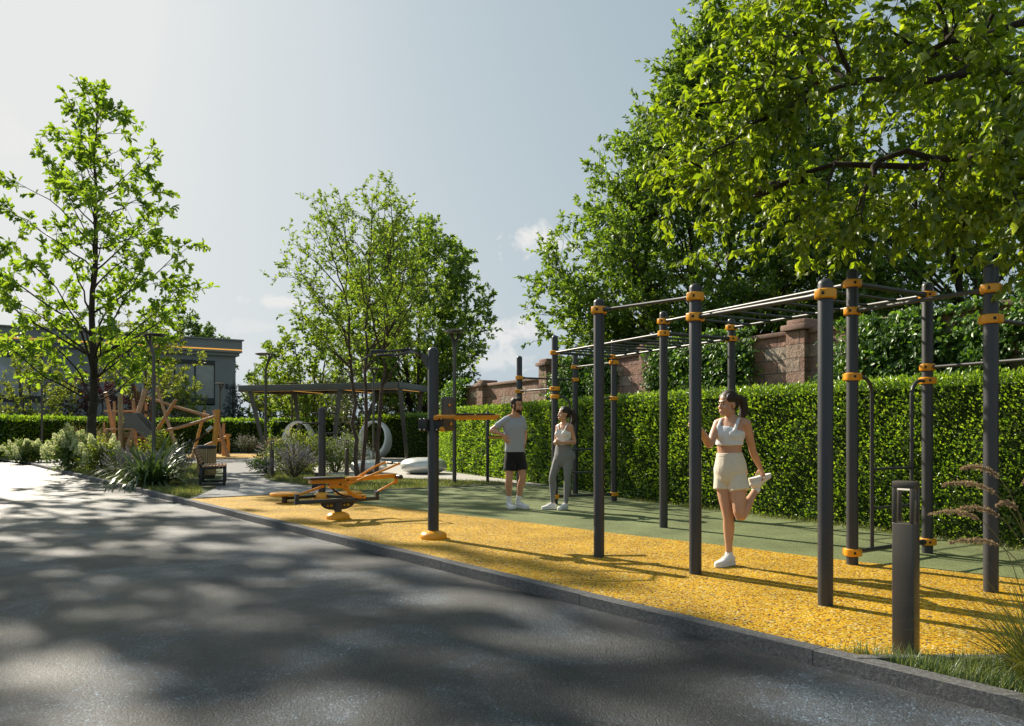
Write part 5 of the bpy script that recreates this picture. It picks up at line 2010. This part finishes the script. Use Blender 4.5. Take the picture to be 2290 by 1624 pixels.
def hand(mb, w, d, n, curl, size=1.0, right=True, spread=.09, thumb_in=.3):
    w, d, n = Vector(w), Vector(d).normalized(), Vector(n).normalized()
    n = (n - d * n.dot(d)).normalized()
    s = d.cross(n) * (1 if right else -1)
    k = size
    mb.tube([w - d * .01 * k, w + d * .03 * k, w + d * .065 * k, w + d * .088 * k], [(.025 * k, .017 * k), (.034 * k, .0155 * k), (.038 * k, .0135 * k), (.034 * k, .011 * k)], 14, dome=.6, ref=s)
    for i, (off, ln) in enumerate(((.028, .066), (.0095, .075), (-.0095, .07), (-.027, .054))):
        p = w + d * (.084 - .006 * abs(i - 1)) * k + s * off * k
        dd = (d + s * (off / .028) * spread).normalized()
        pts, cur, a = [p], p, curl * .6
        for j, fr_ in enumerate((.45, .31, .24)):
            q = dd * math.cos(a) + n * math.sin(a)
            cur = cur + q * ln * fr_ * k
            pts.append(cur)
            a += curl * .75
        mb.tube(pts, [.0092 * k, .0086 * k, .008 * k, .0068 * k], 8, dome=.9)
    p = w + d * .022 * k + s * .03 * k
    td = (d * .62 + s * .62 + n * thumb_in).normalized()
    p2 = p + td * .036 * k
    p3 = p2 + (td + d * .5 + n * .35).normalized() * .03 * k
    mb.tube([p - td * .012 * k, p, p2, p3], [.013 * k, .0125 * k, .0105 * k, .008 * k], 8, dome=.9)


def head_frame(c, fwd, tilt=0.0):
    f = Vector(fwd).normalized()
    up = Vector((0, 0, 1))
    r = f.cross(up).normalized()
    up = r.cross(f)
    up = (up + r * tilt).normalized()
    r = f.cross(up).normalized()
    m = Matrix(((r.x, f.x, up.x, c[0]), (r.y, f.y, up.y, c[1]), (r.z, f.z, up.z, c[2]), (0, 0, 0, 1)))
    return m


def head_shape(mb, m, k=1.0, male=False):
    R3 = m.to_3x3()

    def E(c, r, seg=18, rings=12):
        mb.ell(m @ (Vector(c) * k), [x * k for x in r], seg, rings, R3)
    E((0, -.012, .032), (.073, .093, .083), 24, 16)
    E((0, .022, -.03), (.061, .066, .08), 20, 14)
    E((0, .03, -.075), (.05 if not male else .055, .05, .038))
    E((0, .062, -.098), (.026 if not male else .031, .022, .018))
    for sg in (-1, 1):
        E((sg * .075, -.012, -.018), (.009, .018, .03), 10, 8)
        E((sg * .038, .058, -.036), (.024, .022, .022))
        E((sg * .05, .008, -.075), (.016, .035, .022))
    E((0, .074, .02), (.046, .014, .013))
    mb.tube([m @ (Vector(p) * k) for p in ((0, .081, .008), (0, .09, -.014), (0, .1, -.034), (0, .093, -.041))], [.007 * k, .008 * k, .0105 * k, .009 * k], 10, dome=.8)
    E((0, .086, -.066), (.023, .012, .0065))
    E((0, .085, -.077), (.02, .012, .008))


def head_details(root, body, m, k=1.0, male=False):
    def W(p):
        return m @ (Vector(p) * k)
    R3 = m.to_3x3()
    for sg in (-1, 1):
        mb = MB(); mb.ell(W((sg * .031, .078, -.0)), (.009 * k, .005 * k, .0042 * k), 12, 8, R3); mb.build('eye', 'eye', root)
        mb = MB(); mb.tube([W((sg * .014, .088, .018)), W((sg * .033, .086, .0225)), W((sg * .05, .073, .017))], [.0035 * k, .0042 * k, .002 * k], 8, dome=.8); mb.build('eyebrow', 'brow', root)
    mb = MB(); mb.ell(W((0, .0905, -.0665)), (.021 * k, .0085 * k, .0048 * k), 14, 8, R3); mb.ell(W((0, .0895, -.0765)), (.018 * k, .0085 * k, .006 * k), 14, 8, R3); mb.build('lips', 'lip', root)


def hair_cap(mb, m, k=1.0, male=False):
    R3 = m.to_3x3()

    def E(c, r, seg=24, rings=16):
        mb.ell(m @ (Vector(c) * k), [x * k for x in r], seg, rings, R3)
    if male:
        E((0, -.03, .05), (.08, .09, .082))
        E((0, .02, .092), (.058, .062, .04))
        E((0, -.052, -.005), (.07, .06, .06))
        for sg in (-1, 1):
            E((sg * .066, .012, .0), (.011, .018, .045))
    else:
        E((0, -.02, .05), (.081, .09, .084))
        E((0, -.058, .0), (.068, .058, .07))
        for sg in (-1, 1):
            E((sg * .058, .012, .055), (.022, .045, .045))


def shoe(parent, heel, toe, up, wd=.092, h=.085, collar=None):
    heel, toe, up = Vector(heel), Vector(toe), Vector(up).normalized()
    ax = (toe - heel)
    Ln = ax.length
    ax.normalize()
    up = (up - ax * up.dot(ax)).normalized()
    sd = ax.cross(up)
    mb = MB()
    prof = [(.03, .6, .78), (.1, .8, .95), (.24, .84, 1.06), (.38, .86, .92), (.52, .94, .74), (.68, 1.04, .58), (.82, 1.0, .48), (.93, .8, .4), (.985, .5, .3)]
    pts = [heel + ax * (Ln * t) + up * (.018 + h * q * .42) for t, w, q in prof]
    rad = [(wd * w / 2, h * q * .5) for t, w, q in prof]
    mb.tube(pts, rad, 16, dome=.4, ref=sd)
    if collar is not None:
        c = Vector(collar)
        b = heel + ax * Ln * .24 + up * .05
        mb.tube([b, b + (c - b) * .6, c], [.04, .04, .038], 14, dome=.2)
    s = meld(mb, 'shoe', 'shoe', parent, .006, 5)
    mb = MB()
    outline = [(0., .35), (.03, .6), (.12, .82), (.3, .84), (.45, .88), (.62, 1.04), (.78, 1.06), (.9, .86), (.97, .5), (1.0, .2)]
    left = [heel + ax * (Ln * (1.03 * t - .015)) + sd * (wd * w * .52) for t, w in outline]
    right = [heel + ax * (Ln * (1.03 * t - .015)) - sd * (wd * w * .52) for t, w in outline]
    loop = left + right[::-1]
    mb.extrude(loop, up * .03)
    so = mb.build('sole', 'sole', s)
    # laces
    mb = MB()
    for t in (.36, .44, .52, .6):
        q = heel + ax * Ln * t + up * (.02 + h * (.98 - 1.02 * (t - .3)))
        mb.tube([q - sd * .022, q + up * .003, q + sd * .022], .0035, 6)
    mb.build('laces', 'sock', s)
    return s


# ------------------------------------------------------------------ stretching woman
Y1 = 7.55
S1 = 1.663 / (1252 - 876)
XC1 = (1625 - UC) * Y1 / F


def w1(u, v, dy=0.0):
    return Vector((XC1 + (u - 1625) * S1, Y1 + dy, (1252 - v) * S1))


wo = thing('person', 'woman in white sports top and cream shorts holding a post, stretching one bent leg behind', 'person', (XC1 + .03, Y1, 0))
ref = Vector((-.79, .61, 0))
fw = Vector((-.61, -.79, 0))
torso = [(w1(1633, 1060), .115, .09), (w1(1633, 1048), .148, .11), (w1(1632, 1028), .138, .1), (w1(1631, 1008), .118, .086), (w1(1631, 990), .122, .088), (w1(1632, 970), .138, .098),
         (w1(1634, 955), .145, .088), (w1(1635, 944), .135, .066), (w1(1635, 936), .08, .055)]
neck = [w1(1635, 942, .0), w1(1633, 930, -.01), w1(1630, 913, -.01)]
RS, LS = w1(1611, 946, .075), w1(1662, 946.5, -.085)
RE, RW = Vector((1.861, 7.45, 1.157)), Vector((1.712, 7.252, 1.322))
LE, LW = w1(1680, 1003, -.02), w1(1702, 1042, .06)
RH, RK, RA = w1(1621, 1060, .05), w1(1628, 1146, .0), w1(1632, 1231, .03)
LH, LK, LA = w1(1645, 1062, -.05), w1(1646, 1141, -.12), w1(1696, 1087, .09)
H1 = head_frame(w1(1626.5, 902, -.02), (-.92, -.39, -.05), -.04)


def body_limbs(mb, rs, re, rw, ls, le, lw, rh, rk, ra, lh, lk, la, k=1.0):
    for s_, e_, w_ in ((rs, re, rw), (ls, le, lw)):
        limb(mb, [s_, s_.lerp(e_, .45), e_, e_.lerp(w_, .3), w_], [.046 * k, .042 * k, .034 * k, .037 * k, .024 * k])
    for h_, k_, a_ in ((rh, rk, ra), (lh, lk, la)):
        back = -fw * .012
        limb(mb, [h_, h_.lerp(k_, .45), k_, k_.lerp(a_, .3) + back, k_.lerp(a_, .7), a_], [.086 * k, .075 * k, .051 * k, .054 * k, .036 * k, .031 * k])


mb = MB()
loft(mb, torso, ref)
for sg in (-1, 1):
    mb.ell(w1(1632, 969) + fw * .048 + ref * sg * .062, (.058, .05, .054), 16, 12)
    mb.ell(w1(1634, 1050) - fw * .05 + ref * sg * .065, (.08, .08, .085), 16, 12)
limb(mb, [w1(1635, 945), *neck[1:]], [.058, .046, .047])
body_limbs(mb, RS, RE, RW, LS, LE, LW, RH, RK, RA, LH, LK, LA)
for a, b in ((RS, w1(1622, 939, .03)), (LS, w1(1650, 939, -.03))):
    limb(mb, [a, a.lerp(b, .5), b], [.05, .046, .04])
head_shape(mb, H1, 1.0)
hand(mb, RW, Vector((1.628, 7.222, 1.362)) - RW, Vector((-.2, -1, 0)), .75, 1.0, False, .12, .55)
hand(mb, LW, w1(1711, 1066, .07) - LW, (-.6, -.35, -.5), .75, .95, True, .1, .5)
limb(mb, [RA, RA + Vector((-.01, 0, -.05))], [.031, .034], 2)
body1 = meld(mb, 'body', 'skin_w', wo, .0052, 5)
head_details(wo, body1, H1)
mb = MB(); hair_cap(mb, H1)
pony = [H1 @ Vector((0, -.105, .06)), H1 @ Vector((.0, -.16, .03)), H1 @ Vector((.0, -.185, -.05)), H1 @ Vector((0, -.17, -.13)), H1 @ Vector((0, -.16, -.18))]
limb(mb, pony, [.026, .04, .042, .032, .01])
meld(mb, 'hair', 'hair', wo, .006, 3)
# sports top
mb = MB()
loft(mb, [(w1(1631, 991), .129, .095), (w1(1631, 984), .131, .097), (w1(1632, 970), .146, .106), (w1(1633, 960), .147, .1), (w1(1634, 953.5), .12, .09)], ref, dome=.15)
for sg in (-1, 1):
    mb.ell(w1(1632, 969) + fw * .05 + ref * sg * .062, (.066, .056, .06), 18, 12)
    top_ = w1(1635, 941.5) + ref * sg * .085
    mb.tube([w1(1633, 960) + fw * .098 + ref * sg * .085, w1(1634, 950) + fw * .085 + ref * sg * .088, top_ + fw * .03 + Vector((0, 0, .035)), top_ - fw * .045 + Vector((0, 0, .022)), w1(1633, 958) - fw * .095 + ref * sg * .04], [(.02, .008)] * 5, 10, dome=.3, ref=ref)
meld(mb, 'sports_top', 'bra', wo, .006, 6)
mb = MB()
loft(mb, [(w1(1631, 990.5), .133, .0985), (w1(1631, 985.5), .134, .0995)], ref, dome=.1)
mb.build('hem_band', 'bra', wo)
# shorts: flared legs
mb = MB()
loft(mb, [(w1(1632, 1011), .124, .093), (w1(1632, 1018), .135, .104), (w1(1633, 1033), .152, .119), (w1(1633, 1048), .156, .124), (w1(1633, 1063), .125, .112)], ref, dome=.6)
for h_, k_, o_ in ((RH, RK, .014), (LH, LK, -.014)):
    d = (k_ - h_).normalized()
    mb.tube([h_ - d * .1, h_, h_ + d * .12 + ref * o_], [.082, .089, .095], 20, dome=.1)
mb.ell(w1(1633, 1064), (.06, .07, .05), 16, 12)
meld(mb, 'shorts', 'cream', wo, .006, 7)
mb = MB()
loft(mb, [(w1(1631.5, 1015), .132, .1), (w1(1631.5, 1009.5), .126, .095)], ref, dome=.1)
mb.build('waistband', 'cream', wo)
# shoes and socks
for a, hl, to, up, col in ((RA, w1(1644, 1252, .06), w1(1596, 1252, -.1), (0, 0, 1), w1(1633, 1229, .035)),
                           (LA, w1(1677, 1064, .03), w1(1729, 1054, .16), (.35, .1, -.95), w1(1697, 1083, .085))):
    if up[2] > 0:
        hl.z = to.z = .004
    shoe(wo, hl, to, up, .088, .09, col)
    mb = MB()
    sk = [a + (LK - LA).normalized() * .035 if a is LA else a + Vector((0, 0, .03)), a, a.lerp(hl, .35)]
    limb(mb, sk, [.036, .038, .038], 3)
    mb.build('sock', 'sock', wo)

# ------------------------------------------------------------------ the couple
def make_adult(u0, v0, vt, hgt, y0):
    s = hgt / (v0 - vt)
    xc = (u0 - UC) * y0 / F
    return (lambda u, v, dy=0.0: Vector((xc + (u - u0) * s, y0 + dy, (v0 - v) * s))), xc


m1, xm = make_adult(1155, 1136, 886.5, 1.84, 13.07)
man = thing('person', 'man in grey t-shirt and black shorts with elbow out beside an orange arm rest', 'person', (xm, 13.07, 0))
ref = Vector((-.94, -.35, 0))
fw = Vector((.35, -.94, 0))
RS, LS = m1(1133, 938.5, -.06), m1(1166.5, 938, .06)
RE, RW = m1(1099.5, 960.5, -.02), m1(1126, 971.5, -.16)
LE, LW = m1(1174, 970, .1), m1(1172.5, 991, .02)
RH, RK, RA = m1(1142.5, 1017, -.03), m1(1138.6, 1067, -.08), m1(1137.5, 1124, -.0)
LH, LK, LA = m1(1161, 1017, .03), m1(1169, 1065, -.05), m1(1158, 1124, .04)
H2 = head_frame(m1(1156, 905, -.03), (.8, -.6, -.08), .03)
mb = MB()
secs = [(m1(1152, 1022), .14, .1), (m1(1152, 1012), .16, .115), (m1(1151.5, 995), .148, .105), (m1(1150.5, 975), .158, .11), (m1(1150, 955), .178, .118), (m1(1149.5, 942), .175, .095), (m1(1149.5, 933), .11, .07)]
loft(mb, secs, ref)
limb(mb, [m1(1150, 935), m1(1152, 925, -.01), m1(1154, 911, -.02)], [.072, .06, .06])
body_limbs(mb, RS, RE, RW, LS, LE, LW, RH, RK, RA, LH, LK, LA, 1.16)
for a, b in ((RS, m1(1142, 931, -.03)), (LS, m1(1158, 931, .03))):
    limb(mb, [a, a.lerp(b, .5), b], [.062, .056, .05])
head_shape(mb, H2, 1.03, True)
hand(mb, RW, m1(1136, 994, -.17) - RW, (.5, .6, 0), .35, 1.1, True, .1)
hand(mb, LW, m1(1171, 1006, -.0) - LW, (-.7, -.2, 0), .5, 1.08, False, .1)
body = meld(mb, 'body', 'skin_m', man, .0065, 5)
head_details(man, body, H2, 1.03, True)
mb = MB(); hair_cap(mb, H2, 1.03, True); meld(mb, 'hair', 'hair', man, .006, 3)
mb = MB()
R3 = H2.to_3x3()
mb.ell(H2 @ Vector((0, .034, -.084)), (.0605, .056, .037), 20, 12, R3)
mb.ell(H2 @ Vector((0, .065, -.102)), (.035, .028, .023), 16, 10, R3)
for sg in (-1, 1):
    mb.ell(H2 @ Vector((sg * .056, .006, -.06)), (.0155, .026, .045), 12, 10, R3)
meld(mb, 'beard', 'beard', man, .005, 3)
mb = MB()
loft(mb, [(m1(1151.5, 1009), .176, .13), (m1(1151.5, 995), .168, .124), (m1(1150.5, 975), .172, .124), (m1(1150, 955), .19, .13), (m1(1149.5, 943), .186, .108), (m1(1149.5, 934.5), .12, .082)], ref, dome=.15)
for s_, e_ in ((RS, RE), (LS, LE)):
    limb(mb, [s_.lerp(m1(1150, 935), .35), s_, s_.lerp(e_, .3), s_.lerp(e_, .58)], [.068, .07, .066, .064])
meld(mb, 't_shirt', 'tee', man, .007, 4)
mb = MB()
loft(mb, [(m1(1152, 1005), .16, .118), (m1(1152, 1016), .178, .13), (m1(1152, 1026), .18, .132)], ref, dome=.1)
for h_, k_ in ((RH, RK), (LH, LK)):
    d = (k_ - h_).normalized()
    mb.tube([h_ - d * .04, h_ + d * .1, h_ + d * .255], [.098, .106, .105], 18, dome=.1)
mb.ell(m1(1152, 1030), (.13, .12, .1), 16, 12)
meld(mb, 'shorts', 'blackcloth', man, .007, 3)
for a, k_, hl, to in ((RA, RK, m1(1137, 1136, .04), m1(1149, 1136, -.2)), (LA, LK, m1(1154, 1136, .06), m1(1183, 1136, -.1))):
    hl.z = to.z = .004
    shoe(man, hl, to, (0, 0, 1), .1, .095, a + Vector((0, 0, .02)))
    mb = MB(); limb(mb, [a.lerp(k_, .26), a.lerp(k_, .1), a - Vector((0, 0, .03))], [.044, .041, .044], 3); mb.build('sock', 'sock', man)

m2, xw = make_adult(1262, 1139.5, 909, 1.67, 12.92)
w2 = thing('person', 'woman in white top and grey leggings facing the man, hands clasped at her waist', 'person', (xw, 12.92, 0))
ref = Vector((-.8, .6, 0))
fw = Vector((-.6, -.8, 0))
RS, LS = m2(1249, 955, .08), m2(1275.5, 954, -.07)
RE, RW = m2(1244, 986, .02), m2(1243, 990, -.18)
LE, LW = m2(1284, 988, -.06), m2(1252, 989.5, -.23)
RH, RK, RA = m2(1252, 1020, .05), m2(1235, 1067, -.02), m2(1236, 1125, .03)
LH, LK, LA = m2(1270, 1020, -.04), m2(1268, 1067, -.08), m2(1265.5, 1126, -.02)
H3 = head_frame(m2(1260.5, 924.5, -.02), (-.95, -.3, .03), -.02)
mb = MB()
secs = [(m2(1261, 1026), .13, .1), (m2(1261, 1018), .168, .122), (m2(1260, 1006), .148, .105), (m2(1259, 993), .118, .088), (m2(1260, 981), .124, .092), (m2(1261.5, 968), .14, .1), (m2(1262.5, 958), .142, .085), (m2(1263, 950), .11, .06)]
loft(mb, secs, ref)
for sg in (-1, 1):
    mb.ell(m2(1261, 970) + fw * .055 + ref * sg * .06, (.06, .053, .055), 16, 12)
    mb.ell(m2(1261.5, 1020) - fw * .06 + ref * sg * .075, (.085, .085, .09), 16, 12)
limb(mb, [m2(1262.5, 953), m2(1262, 945, -.01), m2(1261, 933, -.01)], [.056, .046, .046])
body_limbs(mb, RS, RE, RW, LS, LE, LW, RH, RK, RA, LH, LK, LA)
for a, b in ((RS, m2(1256, 950, .03)), (LS, m2(1269, 950, -.03))):
    limb(mb, [a, a.lerp(b, .5), b], [.05, .046, .04])
head_shape(mb, H3, .99)
hand(mb, RW, m2(1236.5, 988, -.27) - RW, (.6, .3, -.2), .8, .95, True, .08)
hand(mb, LW, m2(1239, 988.5, -.3) - LW, (.1, .75, -.2), .8, .95, False, .08)
body = meld(mb, 'body', 'skin_w', w2, .0062, 5)
head_details(w2, body, H3, .99)
mb = MB(); hair_cap(mb, H3, .99)
pony = [H3 @ Vector((0, -.105, .06)), H3 @ Vector((.0, -.16, .03)), H3 @ Vector((.0, -.18, -.06)), H3 @ Vector((0, -.16, -.15)), H3 @ Vector((0, -.145, -.22))]
limb(mb, pony, [.026, .044, .046, .036, .012]); meld(mb, 'hair', 'hair', w2, .006, 3)
mb = MB()
loft(mb, [(m2(1259, 995), .124, .094), (m2(1260, 981), .133, .1), (m2(1261.5, 968), .147, .107), (m2(1262, 961), .13, .095)], ref, dome=.15)
for sg in (-1, 1):
    mb.ell(m2(1261, 970) + fw * .058 + ref * sg * .06, (.069, .06, .062), 16, 12)
    top_ = m2(1262.5, 951.5) + ref * sg * .08
    mb.tube([m2(1261.5, 963) + fw * .1 + ref * sg * .075, m2(1262, 956) + fw * .085 + ref * sg * .08, top_ + fw * .03 + Vector((0, 0, .032)), top_ - fw * .04 + Vector((0, 0, .022)), m2(1262, 963) - fw * .095 + ref * sg * .04], [(.016, .008)] * 5, 10, dome=.3, ref=ref)
meld(mb, 'sports_top', 'bra2', w2, .006, 3)
mb = MB()
loft(mb, [(m2(1261, 1031), .156, .116), (m2(1261, 1018), .1745, .128), (m2(1260, 1006), .1545, .111), (m2(1259, 994), .1265, .096)], ref, dome=.2)
for sg in (-1, 1):
    mb.ell(m2(1261.5, 1020) - fw * .061 + ref * sg * .075, (.09, .09, .095), 16, 12)
for h_, k_, a_ in ((RH, RK, RA), (LH, LK, LA)):
    b_ = k_.lerp(a_, .93)
    limb(mb, [h_, h_.lerp(k_, .45), k_, k_.lerp(a_, .3) - fw * .012, k_.lerp(a_, .7), b_], [.091, .081, .057, .06, .042, .037])
mb.ell(m2(1261, 1034), (.115, .1, .075), 16, 12)
meld(mb, 'leggings', 'legging', w2, .0065, 4)
for a, k_, hl, to in ((RA, RK, m2(1243, 1139.5, .06), m2(1211, 1139.5, -.06)), (LA, LK, m2(1269, 1139.5, .02), m2(1247, 1139.5, -.17))):
    hl.z = to.z = .004
    shoe(w2, hl, to, (0, 0, 1), .088, .09, a + Vector((0, 0, -.01)))
SKYRAMP = [(.1, (.33, .44, .52)), (.26, (.5, .6, .66)), (.48, (.68, .75, .79)), (.9, (.86, .88, .87))]
SKYS = .5
EXPO = .9
# ================================================================= LIGHT, SKY, CAMERA
SUN_EL = R(33)
SUN_H = Vector((-.70, .714, 0)).normalized()             # horizontal direction towards the sun
sun_dir = SUN_H * math.cos(SUN_EL) + Vector((0, 0, math.sin(SUN_EL)))
sd = bpy.data.lights.new('sun', 'SUN')
sd.energy = 5.0
sd.angle = R(.55)
sd.color = (1.0, .9, .74)
so = bpy.data.objects.new('sun', sd)
COL.objects.link(so)
so.rotation_euler = (-sun_dir).to_track_quat('-Z', 'Y').to_euler()
so.location = (-20, 20, 30)

w = bpy.data.worlds.new('World')
SC.world = w
w.use_nodes = True
nt = w.node_tree
nt.nodes.clear()
t = NT(nt)
out = nt.nodes.new('ShaderNodeOutputWorld')
bg = nt.nodes.new('ShaderNodeBackground')
sky = nt.nodes.new('ShaderNodeTexSky')
sky.sky_type = 'NISHITA'
sky.sun_disc = False
sky.sun_elevation = SUN_EL
sky.sun_rotation = math.atan2(SUN_H.x, SUN_H.y)
sky.altitude = 100
sky.air_density = 1.0
sky.dust_density = 3.5
sky.ozone_density = 1.0
lum = nt.nodes.new('ShaderNodeRGBToBW')
t.l(sky.outputs[0], lum.inputs[0])
hazy = t.ramp(t.math('MULTIPLY', lum.outputs[0], .06), SKYRAMP, 'B_SPLINE')
gen = t.coord('Generated')
col = hazy.outputs[0]
# a few small fair-weather clouds low in the sky
for (u, v, sx, sz, a) in ((1212, 540, .055, .026, .9), (625, 676, .055, .012, .8), (1140, 745, .07, .026, .8), (1085, 800, .1, .022, .6), (0, 300, .05, .04, .6), (10, 660, .07, .03, .6), (600, 800, .16, .025, .3), (560, 730, .05, .012, .3)):
    d = Vector(((u - UC) / F, 1, (HOR - v) / F)).normalized()
    sb = nt.nodes.new('ShaderNodeVectorMath'); sb.operation = 'SUBTRACT'
    t.l(gen, sb.inputs[0]); sb.inputs[1].default_value = tuple(d)
    ml = nt.nodes.new('ShaderNodeVectorMath'); ml.operation = 'MULTIPLY'
    t.l(sb.outputs[0], ml.inputs[0]); ml.inputs[1].default_value = (1 / sx, 1 / sx, 1 / sz)
    ln = nt.nodes.new('ShaderNodeVectorMath'); ln.operation = 'LENGTH'
    t.l(ml.outputs[0], ln.inputs[0])
    nz = t.noise(gen, 38, 6, .62, .4)
    e = t.math('ADD', t.math('SUBTRACT', 1.0, ln.outputs['Value']), t.math('MULTIPLY', t.math('SUBTRACT', nz.outputs['Fac'], .52), 2.6))
    mk = t.ramp(e, [(.15, 0.), (.75, a)])
    col = t.mix(mk.outputs[0], col, (.92, .91, .89))
t.l(col, bg.inputs['Color'])
bg.inputs['Strength'].default_value = SKYS
t.l(bg.outputs[0], out.inputs['Surface'])

cd = bpy.data.cameras.new('camera')
cam = bpy.data.objects.new('camera', cd)
COL.objects.link(cam)
cam.location = (0, 0, CH)
cam.rotation_euler = (R(90), 0, 0)
cd.sensor_width = 36
cd.lens = 36 * F / 2290
cd.shift_y = (HOR - 812) / 2290
cd.clip_start = .05
cd.clip_end = 2000
SC.camera = cam
vs_ = SC.view_settings
vs_.view_transform = 'Standard'
vs_.look = 'None'
vs_.exposure = EXPO
vs_.gamma = 1.0
SC.cycles.max_bounces = 8
SC.cycles.diffuse_bounces = 3
SC.cycles.transmission_bounces = 4
SC.cycles.use_denoising = True
